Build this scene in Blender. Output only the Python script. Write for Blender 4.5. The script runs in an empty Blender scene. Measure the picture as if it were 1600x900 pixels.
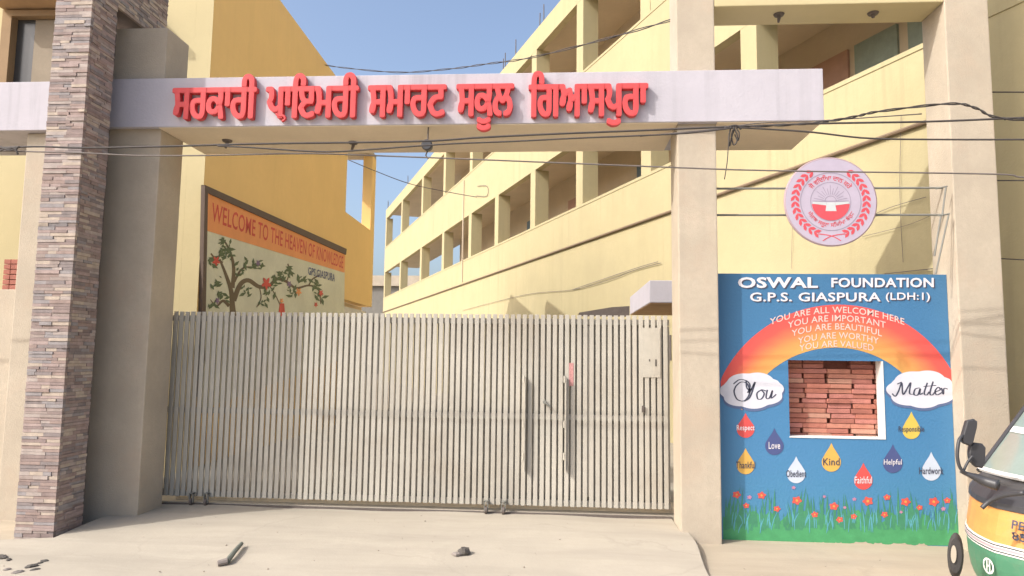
import bpy, bmesh, math, random
from mathutils import Vector, Matrix
random.seed(7)
sc = bpy.context.scene
COL = sc.collection
R = math.radians

# ------------------------------------------------------------------ camera
EYE = Vector((0, 0, 1.6)); FPX = 1100.0
yaw, pitch, roll = R(4.0), R(5.5), R(0.75)
FW = Vector((-math.sin(yaw)*math.cos(pitch), math.cos(yaw)*math.cos(pitch), math.sin(pitch)))
_r0 = Vector((math.cos(yaw), math.sin(yaw), 0)); _u0 = _r0.cross(FW)
RT = _r0*math.cos(roll) + _u0*math.sin(roll); UP = RT.cross(FW)
cam = bpy.data.cameras.new('camera'); cam.sensor_width = 36; cam.lens = 36*FPX/1600
cam.clip_start = .05; cam.clip_end = 3000
cob = bpy.data.objects.new('camera', cam); COL.objects.link(cob)
M = Matrix((RT, UP, -FW)).transposed().to_4x4(); M.translation = EYE
cob.matrix_world = M
sc.camera = cob

# ------------------------------------------------------------------ light
SUNV = Vector((1.5, 1.0, -1.5)).normalized()
w = bpy.data.worlds.new('World'); sc.world = w; w.use_nodes = True
nt = w.node_tree; bg = nt.nodes['Background']
sky = nt.nodes.new('ShaderNodeTexSky'); sky.sky_type = 'NISHITA'; sky.sun_disc = False
sky.sun_elevation = math.asin(-SUNV.z); sky.sun_rotation = math.atan2(-SUNV.x, -SUNV.y) % (2*math.pi)
sky.air_density = 1.0; sky.dust_density = 6.0; sky.ozone_density = 1.8; sky.altitude = 200
hs = nt.nodes.new('ShaderNodeHueSaturation'); hs.inputs['Saturation'].default_value = .95; nt.links.new(sky.outputs[0], hs.inputs['Color']); nt.links.new(hs.outputs[0], bg.inputs[0]); bg.inputs[1].default_value = 0.15
sun = bpy.data.lights.new('sun', 'SUN'); sun.energy = 2.0; sun.angle = R(0.6); sun.color = (1, .965, .91)
so = bpy.data.objects.new('sun', sun); COL.objects.link(so)
so.rotation_euler = SUNV.to_track_quat('-Z', 'Y').to_euler(); so.location = (-8, -6, 12)
sc.view_settings.view_transform = 'Standard'; sc.view_settings.look = 'None'
sc.view_settings.exposure = 0.88; sc.view_settings.gamma = 1.0
sc.cycles.max_bounces = 6; sc.cycles.diffuse_bounces = 4

# ------------------------------------------------------------------ helpers
def at(px, py, Y=None, X=None, Z=None, P=None, N=None):
    """the point of a plane that stands at a given distance (metres)"""
    d = FW + RT*((px-800)/FPX) - UP*((py-450)/FPX)
    if Y is not None: t = Y/d.y
    elif X is not None: t = X/d.x
    elif Z is not None: t = (Z-EYE.z)/d.z
    else: t = (Vector(P)-EYE).dot(Vector(N))/d.dot(Vector(N))
    return EYE + d*t

_m = {}
def mat(name, col, rough=.8, var=.12, scale=3.0, bump=.0, bscale=60., metal=0., spec=.3, streak=0., stain=None, stain_amt=0., coat=0., cracks=0):
    if name in _m: return _m[name]
    m = bpy.data.materials.new(name); m.use_nodes = True; t = m.node_tree; L = t.links.new
    b = t.nodes['Principled BSDF']; b.inputs['Roughness'].default_value = rough
    b.inputs['Metallic'].default_value = metal; b.inputs['Specular IOR Level'].default_value = spec
    b.inputs['Coat Weight'].default_value = coat
    g = t.nodes.new('ShaderNodeNewGeometry')
    def noise(sc_, det=6, vec=None, ro=.6):
        n = t.nodes.new('ShaderNodeTexNoise'); n.inputs['Scale'].default_value = sc_; n.inputs['Detail'].default_value = det
        n.inputs['Roughness'].default_value = ro; L(vec or g.outputs['Position'], n.inputs['Vector']); return n
    def ramp(src, a, c):
        r = t.nodes.new('ShaderNodeMapRange'); r.inputs[1].default_value = a; r.inputs[2].default_value = c; L(src, r.inputs[0]); return r.outputs[0]
    def mix(f, a, c, mode='MIX'):
        x = t.nodes.new('ShaderNodeMix'); x.data_type = 'RGBA'; x.blend_type = mode
        if isinstance(f, float): x.inputs[0].default_value = f
        else: L(f, x.inputs[0])
        for i, v in ((6, a), (7, c)):
            if isinstance(v, tuple): x.inputs[i].default_value = (*v, 1)
            else: L(v, x.inputs[i])
        return x.outputs[2]
    def mul(c, k): return tuple(min(1, q*k) for q in c)
    cur = mix(ramp(noise(scale).outputs[0], .3, .7), mul(col, 1-var), mul(col, 1+var))
    cur = mix(ramp(noise(scale*7).outputs[0], .35, .65), cur, mul(col, 1-var*.5)) if False else cur
    fine = noise(scale*11, 3)
    cur = mix(ramp(fine.outputs[0], .3, .7), cur, mix(.5, cur, mul(col, 1-var*.9)))
    if streak:
        mp = t.nodes.new('ShaderNodeMapping'); mp.inputs['Scale'].default_value = (7, 7, .35); L(g.outputs['Position'], mp.inputs[0])
        s = noise(1.0, 5, mp.outputs[0]); s2 = noise(.5, 3)
        mm = t.nodes.new('ShaderNodeMath'); mm.operation = 'MULTIPLY'; L(ramp(s.outputs[0], .5, .8), mm.inputs[0]); L(ramp(s2.outputs[0], .4, .65), mm.inputs[1])
        m2 = t.nodes.new('ShaderNodeMath'); m2.operation = 'MULTIPLY'; m2.inputs[1].default_value = streak; L(mm.outputs[0], m2.inputs[0])
        cur = mix(m2.outputs[0], cur, mul(col, .5))
    if stain:
        m2 = t.nodes.new('ShaderNodeMath'); m2.operation = 'MULTIPLY'; m2.inputs[1].default_value = stain_amt
        L(ramp(noise(scale*.6, 8, ro=.7).outputs[0], .5, .7), m2.inputs[0]); cur = mix(m2.outputs[0], cur, stain)
    if cracks:
        dn = noise(1.3, 6); mv = t.nodes.new('ShaderNodeMix'); mv.data_type = 'VECTOR'; mv.inputs[0].default_value = .35
        L(g.outputs['Position'], mv.inputs[4]); L(dn.outputs[1], mv.inputs[5])
        vo = t.nodes.new('ShaderNodeTexVoronoi'); vo.feature = 'DISTANCE_TO_EDGE'; vo.inputs['Scale'].default_value = cracks; L(mv.outputs[1], vo.inputs['Vector'])
        ln = ramp(vo.outputs['Distance'], .012, .0); gate_ = ramp(noise(.9, 2).outputs[0], .48, .6)
        mm = t.nodes.new('ShaderNodeMath'); mm.operation = 'MULTIPLY'; L(ln, mm.inputs[0]); L(gate_, mm.inputs[1])
        m3 = t.nodes.new('ShaderNodeMath'); m3.operation = 'MULTIPLY'; m3.inputs[1].default_value = .22; L(mm.outputs[0], m3.inputs[0])
        cur = mix(m3.outputs[0], cur, mul(col, .5))
        mp = t.nodes.new('ShaderNodeMapping'); mp.inputs['Scale'].default_value = (.5, 3.2, 1); mp.inputs['Rotation'].default_value = (0, 0, .12); L(g.outputs['Position'], mp.inputs[0])
        cur = mix(ramp(noise(1.0, 7, mp.outputs[0], .65).outputs[0], .45, .75), cur, mul(col, .80))
    L(cur, b.inputs['Base Color'])
    if bump:
        bp = t.nodes.new('ShaderNodeBump'); bp.inputs['Strength'].default_value = bump; bp.inputs['Distance'].default_value = .01
        L(noise(bscale, 8).outputs[0], bp.inputs['Height']); L(bp.outputs[0], b.inputs['Normal'])
    _m[name] = m; return m

class MB:
    def __init__(s): s.v = []; s.f = []; s.mi = []
    def quad(s, *p, mi=0):
        k = len(s.v); s.v += [tuple(q) for q in p]; s.f.append(tuple(range(k, k+len(p)))); s.mi.append(mi); return s
    def box(s, a, b, mi=0, bev=0):
        x0, y0, z0 = [min(a[i], b[i]) for i in range(3)]; x1, y1, z1 = [max(a[i], b[i]) for i in range(3)]
        k = len(s.v)
        s.v += [(x0,y0,z0),(x1,y0,z0),(x1,y1,z0),(x0,y1,z0),(x0,y0,z1),(x1,y0,z1),(x1,y1,z1),(x0,y1,z1)]
        for f in ((0,3,2,1),(4,5,6,7),(0,1,5,4),(1,2,6,5),(2,3,7,6),(3,0,4,7)): s.f.append(tuple(k+i for i in f)); s.mi.append(mi)
        return s
    def tube(s, pts, r, n=8, mi=0, caps=True, closed=False):
        pts = [Vector(p) for p in pts]; rs = r if isinstance(r, (list, tuple)) else [r]*len(pts)
        k0 = len(s.v); N = len(pts); prev = None
        for i, p in enumerate(pts):
            if closed: t = (pts[(i+1) % N]-pts[i-1]).normalized()
            else: t = (pts[min(i+1, N-1)]-pts[max(i-1, 0)]).normalized()
            if prev is None:
                a = Vector((0, 0, 1)) if abs(t.z) < .9 else Vector((1, 0, 0)); u = t.cross(a).normalized()
            else: u = (prev - t*prev.dot(t)).normalized()
            prev = u; vv = t.cross(u)
            for j in range(n):
                q = 2*math.pi*j/n; s.v.append(tuple(p + (u*math.cos(q)+vv*math.sin(q))*rs[i]))
        for i in range(N if closed else N-1):
            for j in range(n):
                a = k0+i*n+j; b = k0+i*n+(j+1) % n; i2 = (i+1) % N; c = k0+i2*n+(j+1) % n; d = k0+i2*n+j
                s.f.append((a, b, c, d)); s.mi.append(mi)
        if caps and not closed:
            s.f.append(tuple(k0+j for j in reversed(range(n)))); s.mi.append(mi)
            s.f.append(tuple(k0+(N-1)*n+j for j in range(n))); s.mi.append(mi)
        return s
    def prism(s, poly, fn, th, mi=0):
        """poly in 2D, fn(u,v,h) -> world; front at h=th, back at h=0"""
        k = len(s.v); n = len(poly)
        s.v += [tuple(fn(u, v, th)) for u, v in poly] + [tuple(fn(u, v, 0)) for u, v in poly]
        s.f.append(tuple(range(k, k+n))); s.mi.append(mi)
        s.f.append(tuple(reversed(range(k+n, k+2*n)))); s.mi.append(mi)
        for i in range(n):
            j = (i+1) % n; s.f.append((k+i, k+n+i, k+n+j, k+j)); s.mi.append(mi)
        return s
    def ball(s, c, r, nu=12, nv=8, mi=0, squash=(1,1,1), jit=0):
        k = len(s.v)
        for i in range(nv+1):
            th = math.pi*i/nv
            for j in range(nu):
                ph = 2*math.pi*j/nu; q = 1+random.uniform(-jit, jit)
                s.v.append((c[0]+r*q*squash[0]*math.sin(th)*math.cos(ph), c[1]+r*q*squash[1]*math.sin(th)*math.sin(ph), c[2]+r*q*squash[2]*math.cos(th)))
        for i in range(nv):
            for j in range(nu):
                s.f.append((k+i*nu+j, k+(i+1)*nu+j, k+(i+1)*nu+(j+1) % nu, k+i*nu+(j+1) % nu)); s.mi.append(mi)
        return s
    def build(s, name, m, parent=None, smooth=False, bevel=0, loc=None, fix=True):
        me = bpy.data.meshes.new(name); me.from_pydata(s.v, [], s.f)
        ms = m if isinstance(m, (list, tuple)) else [m]
        for q in ms: me.materials.append(q)
        if len(ms) > 1:
            for p, i in zip(me.polygons, s.mi): p.material_index = i
        if fix:
            bm = bmesh.new(); bm.from_mesh(me); bmesh.ops.recalc_face_normals(bm, faces=bm.faces)
            if bevel:
                es = [e for e in bm.edges if e.is_manifold and e.calc_face_angle(0) > R(40)]
                bmesh.ops.bevel(bm, geom=es, offset=bevel, segments=2, affect='EDGES', profile=.6)
            bm.to_mesh(me); bm.free()
        if smooth:
            for p in me.polygons: p.use_smooth = True
        o = bpy.data.objects.new(name, me); COL.objects.link(o)
        if parent: o.parent = parent
        if loc: o.location = loc
        return o

def tag(o, label=None, cat=None, group=None, kind=None):
    for k, v in (('label', label), ('category', cat), ('group', group), ('kind', kind)):
        if v: o[k] = v
    return o
def empty(name, loc=(0, 0, 0), rz=0, label=None, cat=None, group=None):
    o = bpy.data.objects.new(name, None); COL.objects.link(o); o.location = loc; o.rotation_euler.z = rz
    return tag(o, label, cat, group)
def box(name, a, b, m, parent=None, bevel=0): return MB().box(a, b).build(name, m, parent, bevel=bevel)
def curve_pts(P, n=6):
    P = [Vector(p) for p in P]; out = []
    for i in range(len(P)-1):
        p0 = P[max(i-1, 0)]; p1 = P[i]; p2 = P[i+1]; p3 = P[min(i+2, len(P)-1)]
        for k in range(n):
            t = k/n
            out.append(.5*((2*p1)+(p2-p0)*t+(2*p0-5*p1+4*p2-p3)*t*t+(3*p1-p0-3*p2+p3)*t*t*t))
    out.append(P[-1]); return out

# --- text -> mesh data in 2D (x right, y up), size 1
def text_raw(body, extrude=0., offset=0., shear=0., spacing=1.0, res=3):
    c = bpy.data.curves.new('t', 'FONT'); c.body = body; c.size = 1; c.extrude = extrude; c.offset = offset; c.shear = shear
    c.space_character = spacing; c.resolution_u = res
    o = bpy.data.objects.new('t', c); COL.objects.link(o)
    dg = bpy.context.evaluated_depsgraph_get(); dg.update()
    me = bpy.data.meshes.new_from_object(o.evaluated_get(dg))
    v = [tuple(q.co) for q in me.vertices]; f = [tuple(p.vertices) for p in me.polygons]
    bpy.data.objects.remove(o); bpy.data.curves.remove(c); bpy.data.meshes.remove(me)
    return v, f
def text_on(name, body, fn, m, parent, bold=0.012, shear=0., box_=None, spacing=1.05):
    """fn(u,v)->world, with u,v mapped from the text's own bounds into box_ = (u0,v0,u1,v1)"""
    v, f = text_raw(body, 0, bold, shear, spacing)
    xs = [q[0] for q in v]; ys = [q[1] for q in v]; x0, x1, y0, y1 = min(xs), max(xs), min(ys), max(ys)
    a, b, c, d = box_
    mb = MB(); mb.v = [tuple(fn(a+(q[0]-x0)/(x1-x0)*(c-a), b+(q[1]-y0)/(y1-y0)*(d-b))) for q in v]; mb.f = f; mb.mi = [0]*len(f)
    # face the viewer
    o = mb.build(name, m, parent, fix=False)
    return o

# ------------------------------------------------------------------ materials
CREAM = mat('cream wall paint', (.435, .378, .222), .85, .07, 1.0, .35, 30, streak=.55, stain=(.38, .33, .21), stain_amt=.35)
CREAM2 = mat('pale cream wall paint', (.52, .445, .26), .85, .05, 1.2, .25, 40)
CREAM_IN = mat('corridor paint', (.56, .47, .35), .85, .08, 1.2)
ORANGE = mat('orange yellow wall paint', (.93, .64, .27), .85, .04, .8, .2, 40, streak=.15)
PLASTER = mat('bare cement plaster', (.445, .385, .305), .9, .12, 2.0, .5, 70, streak=.3, stain=(.46, .35, .26), stain_amt=.5)
BEAMW = mat('off white beam paint', (.46, .44, .485), .8, .07, 1.5, .3, 40, streak=.7)
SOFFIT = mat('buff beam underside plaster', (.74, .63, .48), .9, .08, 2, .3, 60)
CONC = mat('pale dusty concrete', (.40, .36, .295), .9, .07, 1.4, .22, 38, stain=(.37, .33, .27), stain_amt=.6, cracks=.9)
ROADM = mat('dusty road surface', (.42, .36, .275), .95, .09, 1.0, .3, 40, stain=(.40, .31, .22), stain_amt=.6, cracks=.7)
RED = mat('red sign acrylic', (.60, .075, .08), .6, .10, 9, 0)
SLAT = mat('grey beige gate paint', (.435, .41, .355), .6, .14, 1.6, .25, 60, streak=.5, stain=(.33, .29, .235), stain_amt=.7)
DKMETAL = mat('dark rusty metal', (.12, .10, .09), .6, .2, 10, .3)
CABLE = mat('weathered black cable', (.07, .062, .06), .7, .15, 8)
CABLE2 = mat('weathered grey cable', (.16, .14, .13), .7, .15, 8)
STEEL = mat('grey painted steel pipe', (.20, .20, .18), .5, .1, 8)
BLACKP = mat('black plastic', (.045, .045, .05), .45, .1, 5, spec=.5)
RUBBER = mat('dusty tyre rubber', (.07, .065, .062), .85, .2, 8, .4)
STONES = [mat('cladding stone %d' % i, c, .85, .2, 14, .5, 90) for i, c in enumerate([(.27,.21,.195),(.33,.27,.245),(.40,.34,.31),(.24,.205,.20),(.31,.235,.21),(.45,.375,.31),(.29,.265,.265),(.36,.28,.26)])]
MORTAR = mat('dark joint mortar', (.17, .14, .125), .95, .2, 8)
BRICKS = [mat('red brick %d' % i, c, .9, .18, 12, .7, 80) for i, c in enumerate([(.42,.16,.115),(.48,.21,.15),(.36,.14,.105),(.45,.185,.15),(.50,.26,.19)])]
WHITE = mat('white paint', (.72, .70, .68), .7, .04, 3)
ROOMDARK = mat('dark interior', (.10, .09, .08), .95, .1, 2)

# ------------------------------------------------------------------ ground
mb = MB()
mb.quad((-400, -60, -.104), (400, -60, -.104), (400, 900, -.104), (-400, 900, -.104))
tag(mb.build('road', ROADM), kind='structure')
# ramp slab rising to the gate, rounded right edge
def ramp_z(y):
    t = max(0, min(1, (y-5.35)/(6.95-5.35))); t = t*t*(3-2*t); return -.098 + .098*t
def ramp_edge(y):
    return 1.12 if y >= 6.83 else 1.185 + .02*math.sin((6.85-y)*5) - .06*max(0, 6.0-y)
mb = MB(); ys = [4.9+i*.1 for i in range(26)]; n = 40; rows = []
for y in ys:
    row = []
    xr = ramp_edge(y); xl = -4.44 if y > 6.1 else -4.9
    for i in range(n+1):
        x = xl + (xr-xl)*i/n
        z = ramp_z(y) + .006*math.sin(x*2.1+y*3) + .004*math.sin(x*5.3-y*4.1)
        if y < 5.3: z -= (5.3-y)*.02
        row.append(len(mb.v)); mb.v.append((x, y, z))
    rows.append(row)
for a, b in zip(rows, rows[1:]):
    for i in range(n): mb.f.append((a[i], a[i+1], b[i+1], b[i])); mb.mi.append(0)
for a, b in zip(rows, rows[1:]):   # edge skirt
    p = mb.v[a[-1]]; q = mb.v[b[-1]]
    mb.quad(p, (p[0]+.01, p[1], -.3), (q[0]+.01, q[1], -.3), q)
tag(mb.build('ramp', CONC, smooth=False), kind='structure')
mb = MB(); mb.box((-5.0, 7.36, -.3), (5.0, 60, .02)); tag(mb.build('courtyard_pavement', CONC), kind='structure')

# ------------------------------------------------------------------ gateway frame
YF, YB = 6.8, 7.23
def plastered(name, a, b, label, m=PLASTER, cat='pillar'):
    return tag(box(name, a, b, m, bevel=.012), label, cat)
plastered('concrete_pillar', (-4.69, YF, -.3), (-4.12, YB, 4.97), 'shaded plain concrete gate pillar beside the stone clad pillar')
plastered('concrete_pillar', (1.125, YF, -.3), (1.497, YB, 5.6), 'plain concrete pillar between the gate and the blue mural')
plastered('concrete_pillar', (3.69, YF, -.3), (4.095, YB, 7.0), 'tall plain concrete pillar at the right end of the blue mural')
plastered('concrete_pillar', (-5.62, YF+.06, -.3), (-5.02, YB, 3.868), 'plain concrete pillar half hidden left of the stone clad pillar')
tag(box('upper_beam', (1.5, YF+.004, 5.075), (3.687, YB-.004, 5.6), CREAM2, bevel=.01), 'cream upper beam spanning between the two right hand pillars', 'beam')

# stone clad pillar -------------------------------------------------
SX0, SX1, SY0, SY1 = -4.86, -4.50, 6.16, 6.53
sp = empty('stone_clad_pillar', ((SX0+SX1)/2, (SY0+SY1)/2, -.1), 0, 'tall pillar clad in thin grey brown ledge stones left of the gate', 'pillar')
sp_inv = Vector((-(SX0+SX1)/2, -(SY0+SY1)/2, .1))
def sub_local(o, inv): o.location = inv; return o
core_and_sun_block = MB().box((SX0+.02, SY0+.02, -.3), (SX1-.02, SY1-.02, 5.9)).box((SX0+.02, SY1-.021, 5.08), (SX1-.0205, 7.38, 5.9)).box((SX0+.03, SY1-.022, -.3), (-4.67, 6.796, 5.07)).build('core_and_sun_block', MORTAR, sp); core_and_sun_block.location = sp_inv  # last box: hidden rear block added to keep sun off the concrete pillar
strips = []
z = -.12
while z < 5.85:
    h = random.choice([.022, .025, .028, .032])
    x = SX0
    while x < SX1-.01:
        L_ = random.uniform(.07, .24); x2 = min(SX1, x+L_)
        if SX1-x2 < .05: x2 = SX1
        strips.append(('f', x, x2, z, z+h)); x = x2
    y = SY0; yend = SY1 if z < 5.06 else 7.4
    while y < yend-.01:
        L_ = random.uniform(.07, .24); y2 = min(yend, y+L_)
        if yend-y2 < .05: y2 = yend
        strips.append(('s', y, y2, z, z+h)); y = y2
    z += h+.002
def strip_box(mb, s, mi=0):
    d = random.uniform(0, .012); g = .001
    if s[0] == 'f': mb.box((s[1]+g, SY0-d, s[3]), (s[2]-g+(d if s[2] == SX1 else 0), SY0+.03, s[4]), mi)
    else: mb.box((SX1-.03, s[1]+g+(.0305 if s[1] == SY0 else 0), s[3]), (SX1+d, s[2]-g, s[4]), mi)
strips.sort(key=lambda s: (s[0] != 'f', -((s[2]-s[1])*(s[4]-s[3]))/(1+.02*(s[3]-1.6)**2)))
for s in strips[:300]:
    mb = MB(); strip_box(mb, s); o = mb.build('ledge_stone', random.choice(STONES), sp, fix=False); o.location = sp_inv
mb = MB()
for s in strips[300:]: strip_box(mb, s, random.randrange(len(STONES)))
o = mb.build('small_ledge_stones', STONES, sp, fix=False); o.location = sp_inv; o['kind'] = 'stuff'

# main beam ---------------------------------------------------------
BY0, BY1, BZ0, BZ1 = 6.73, 7.68, 3.87, 4.392
beam = empty('entrance_beam', (-1.1, BY0, BZ0), 0, 'long off white beam over the gate carrying red raised lettering', 'beam')
binv = (1.1, -BY0, -BZ0)
def bpart(o): o.location = binv; return o
bpart(MB().box((-4.72, BY0, BZ0+.008), (2.5, 6.797, BZ1)).build('beam_body', BEAMW, beam, bevel=.006)); bpart(MB().box((-4.118, 6.7975, BZ0+.0085), (2.497, BY1, BZ1-.002)).build('beam_rear', BEAMW, beam))
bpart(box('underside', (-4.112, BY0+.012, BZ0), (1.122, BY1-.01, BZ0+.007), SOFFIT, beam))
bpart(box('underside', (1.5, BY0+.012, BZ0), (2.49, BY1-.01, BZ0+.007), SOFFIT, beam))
tag(box('entrance_beam', (-9, BY0+.04, BZ0), (-4.87, BY1, BZ1), BEAMW, bevel=.006), 'off white beam stub running out of frame left of the stone clad pillar', 'beam')

def pen_positions(chars):
    base = max(q[0] for q in text_raw('I')[0])
    return [max(q[0] for q in text_raw(''.join(chars[:i])+'I')[0])-base for i in range(len(chars))]
LET_D = .06
def sign_word(chars, px0, px1, ytop, extra=None):
    """raised letters: px0..px1 the word's extent on the beam face, ytop the height of its head line"""
    pens = pen_positions(chars); geo = []
    for ch, pen in zip(chars, pens):
        if ch == '~': v, f = [], []
        else: v, f = text_raw(ch)
        geo.append([(q[0]+pen, q[1]) for q in v]); 
    allx = [q[0] for g in geo for q in g]; x0, x1 = min(allx), max(allx)
    sy = .50   # glyph units -> metres, vertical
    head = .585
    A = at(px0, 160, Y=BY0).x; B = at(px1, 160, Y=BY0).x; sx = (B-A-.03)/(x1-x0)
    for ch, pen in zip(chars, pens):
        v, f = text_raw(ch, extrude=.5, res=12 if ch == 'ਲ' else 3)
        if not v: continue
        mb = MB()
        for k in range(11):
            if k == 0: dx = dz = 0
            elif k < 7: a = k*1.0472+.3; dx = .015*math.cos(a); dz = .010*math.sin(a)
            else: a = k*1.5708+.8; dx = .008*math.cos(a); dz = .005*math.sin(a)
            kk = len(mb.v)
            for q in v:
                X = A+.015+(q[0]+pen-x0)*sx+dx; Z = ytop+(q[1]-head)*sy+dz
                Y = BY0-.006-(LET_D+k*.0003 if q[2] > 0 else .0)
                mb.v.append((X, Y, Z))
            mb.f += [tuple(i+kk for i in p) for p in f]
        mb.mi = [0]*len(mb.f)
        bpart(mb.build('raised_letter', RED, beam, fix=False))
HL = at(600, 141, Y=BY0).z
sign_word(list('ਸਰਕਾਰੀ'), 274, 405, HL)
sign_word(list('ਪਾਇਮਰੀ'), 419, 563, HL)
sign_word(list('ਸਮਾਰਟ'), 577, 699, HL)
sign_word(list('ਸਕੂਲ'), 714, 804, HL)
sign_word(list('ਿਗਆਸਪੁਰਾ'), 826, 1012, at(920, 139, Y=BY0).z)
# subjoined ra below the first letter of the second word
P = [at(x, y, Y=BY0-.06) for x, y in ((432, 178), (437, 182), (443, 181), (446, 186), (441, 190))]
bpart(MB().tube(curve_pts(P, 3), .014, 8).build('raised_letter', RED, beam, smooth=True))

# lamps under the beams -------------------------------------------
def beam_lamp(px, py, zc, label, yy=6.95, drop=.09):
    p = at(px, py, Z=zc); 
    t = empty('ceiling_lamp', (p.x, p.y, zc), 0, label, 'lamp', 'small lamp holders under the beams')
    MB().tube([(0, 0, -.002), (0, 0, -.02)], [.055, .045], 14).build('base', DKMETAL, t)
    MB().tube([(0, 0, -.02), (.0, 0, -.045), (-.01, -.01, -drop)], [.02, .018, .012], 8).build('holder', DKMETAL, t)
beam_lamp(355, 219, BZ0, 'small rusty lamp holder under the long beam nearest the left pillar')
beam_lamp(552, 222, BZ0, 'small rusty lamp holder under the long beam above the courtyard post')
beam_lamp(1217, 22, 5.075, 'left lamp holder under the cream upper beam')
beam_lamp(1364, 20, 5.075, 'right lamp holder under the cream upper beam', drop=.05)
p = at(668, 228, Y=6.78)
t = empty('hanging_floodlight', (p.x, p.y, p.z), 0, 'round black floodlight hanging under the middle of the long beam', 'floodlight')
MB().tube([(0, -.05, 0), (0, -.04, 0), (0, .03, 0), (0, .05, 0)], [.045, .056, .05, .02], 16).build('housing', BLACKP, t, smooth=False)
MB().tube([(0, 0, .04), (0, .02, .21)], .008, 6).build('stem', DKMETAL, t)
MB().tube([(0, .02, -.04), (-.02, .02, -.09), (0.01, .0, -.13)], .007, 6).build('wire_tail', CABLE, t)

# ------------------------------------------------------------------ sliding gate
GY = 7.35; GX0, GX1 = -4.42, 1.115; GZ0, GZ1 = .085, 2.03
gate = empty('sliding_gate', ((GX0+GX1)/2, GY, 0), 0, 'wide sliding gate of vertical grey beige metal slats', 'gate')
ginv = (-(GX0+GX1)/2, -GY, 0)
def gp(o): o.location = ginv; return o
N = 88; pit = (GX1-GX0)/N
sl = MB().box((0, 0, GZ0), (.043, .02, GZ1)).build('slat', SLAT, gate, bevel=.003)
for i in range(N):
    o = sl if i == 0 else sl.copy()
    if i: COL.objects.link(o); o.parent = gate
    jx = random.uniform(-.0015, .0015)
    o.location = (GX0+i*pit+jx+ginv[0], GY-.02+random.uniform(-.001, .001)+ginv[1], random.uniform(-.002, .002))
bs = MB().box((0, 0, GZ0+.05), (.052, .012, GZ1-.05)).build('rear_slat', SLAT, gate)
N2 = 87; pit2 = pit*1.004
for i in range(N2):
    x = GX0+.026+.012*(GX0+i*pit)/4.4+i*pit2+random.uniform(-.002, .002)
    o = bs if i == 0 else bs.copy()
    if i: COL.objects.link(o); o.parent = gate
    o.location = (x+ginv[0], GY+.057+ginv[1], 0)
for zz in (GZ0+.03, .98, GZ1-.07):
    gp(box('rail', (GX0, GY+.003, zz-.03), (GX1, GY+.055, zz+.03), SLAT, gate, bevel=.004))
for x in (GX0, -.02, .28, GX1-.05):
    gp(box('stile', (x, GY+.0035, GZ0+.1), (x+.05, GY+.0545, GZ1-.11), SLAT, gate))
def pull_plate(px):
    x = at(px, 600, Y=GY-.1).x
    a = at(px, 590, Y=GY-.1).z; b = at(px, 738, Y=GY-.1).z
    gp(MB().box((x, GY-.085, b), (x+.006, GY-.0205, a)).build('edge_flange', SLAT, gate))
    for zz in (a-.02, (a+b)/2, b+.15):
        gp(MB().tube([(x-.012, GY-.05, zz-.035), (x-.012, GY-.05, zz+.035)], .011, 8).build('hinge', SLAT, gate))
pull_plate(820); pull_plate(884)
a = at(1004, 512, Y=GY-.03); b = at(1032, 590, Y=GY-.03)
gp(box('lock_plate', (a.x, GY-.027, b.z), (b.x, GY-.0215, a.z), SLAT, gate))
for px, py, hw, hh in ((1015, 563, .006, .012), (1025, 567, .008, .035)):
    q = at(px, py, Y=GY-.03); gp(box('key_slot', (q.x-hw, GY-.0295, q.z-hh), (q.x+hw, GY-.0272, q.z+hh), ROOMDARK, gate))
q = at(851, 628, Y=GY-.04); gp(MB().tube([(q.x, GY-.021, q.z), (q.x, GY-.07, q.z)], .018, 10).tube([(q.x, GY-.06, q.z), (q.x+.06, GY-.065, q.z-.05)], .01, 6).build('latch', STEEL, gate))
q = at(1005, 639, Y=GY-.04); gp(box('latch', (q.x-.012, GY-.045, q.z-.03), (q.x+.012, GY-.0215, q.z+.03), DKMETAL, gate))
a = at(889, 567, Y=GY-.03); b = at(896, 603, Y=GY-.03)
gp(box('sticker', (a.x, GY-.0235, b.z), (b.x, GY-.0212, a.z), mat('faded red sticker', (.50, .25, .24), .7, .3, 60), gate))
q = at(1047, 545, Y=GY-.03)
gp(MB().tube([(GX1+.006, GY-.03, q.z-.12), (GX1+.006, GY-.03, q.z+.14)], .011, 8).build('side_bolt', DKMETAL, gate))
for px in (300, 323, 760, 787):
    q = at(px, 778, Y=GY-.05); r = .037
    z0 = r+.002 
    gp(MB().tube([(q.x-.012, GY-.06, z0), (q.x+.012, GY-.06, z0)], r, 16).build('roller', DKMETAL, gate))
    gp(MB().box((q.x-.022, GY-.075, z0-.005), (q.x-.014, GY-.045, z0+.09)).box((q.x+.014, GY-.075, z0-.005), (q.x+.022, GY-.045, z0+.09)).box((q.x-.022, GY-.075, z0+.082), (q.x+.022, GY-.021, z0+.092)).build('roller_bracket', STEEL, gate))
tag(box('gate_track', (-4.6, GY-.03, -.06), (1.12, GY+.06, .012), DKMETAL), 'dark metal floor track running under the sliding gate', 'track')
tag(box('sill_step', (-4.11, GY+.13, -.1), (1.6, GY+.5, .055), SOFFIT), 'low buff concrete sill behind the gate bottom', 'step')

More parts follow.
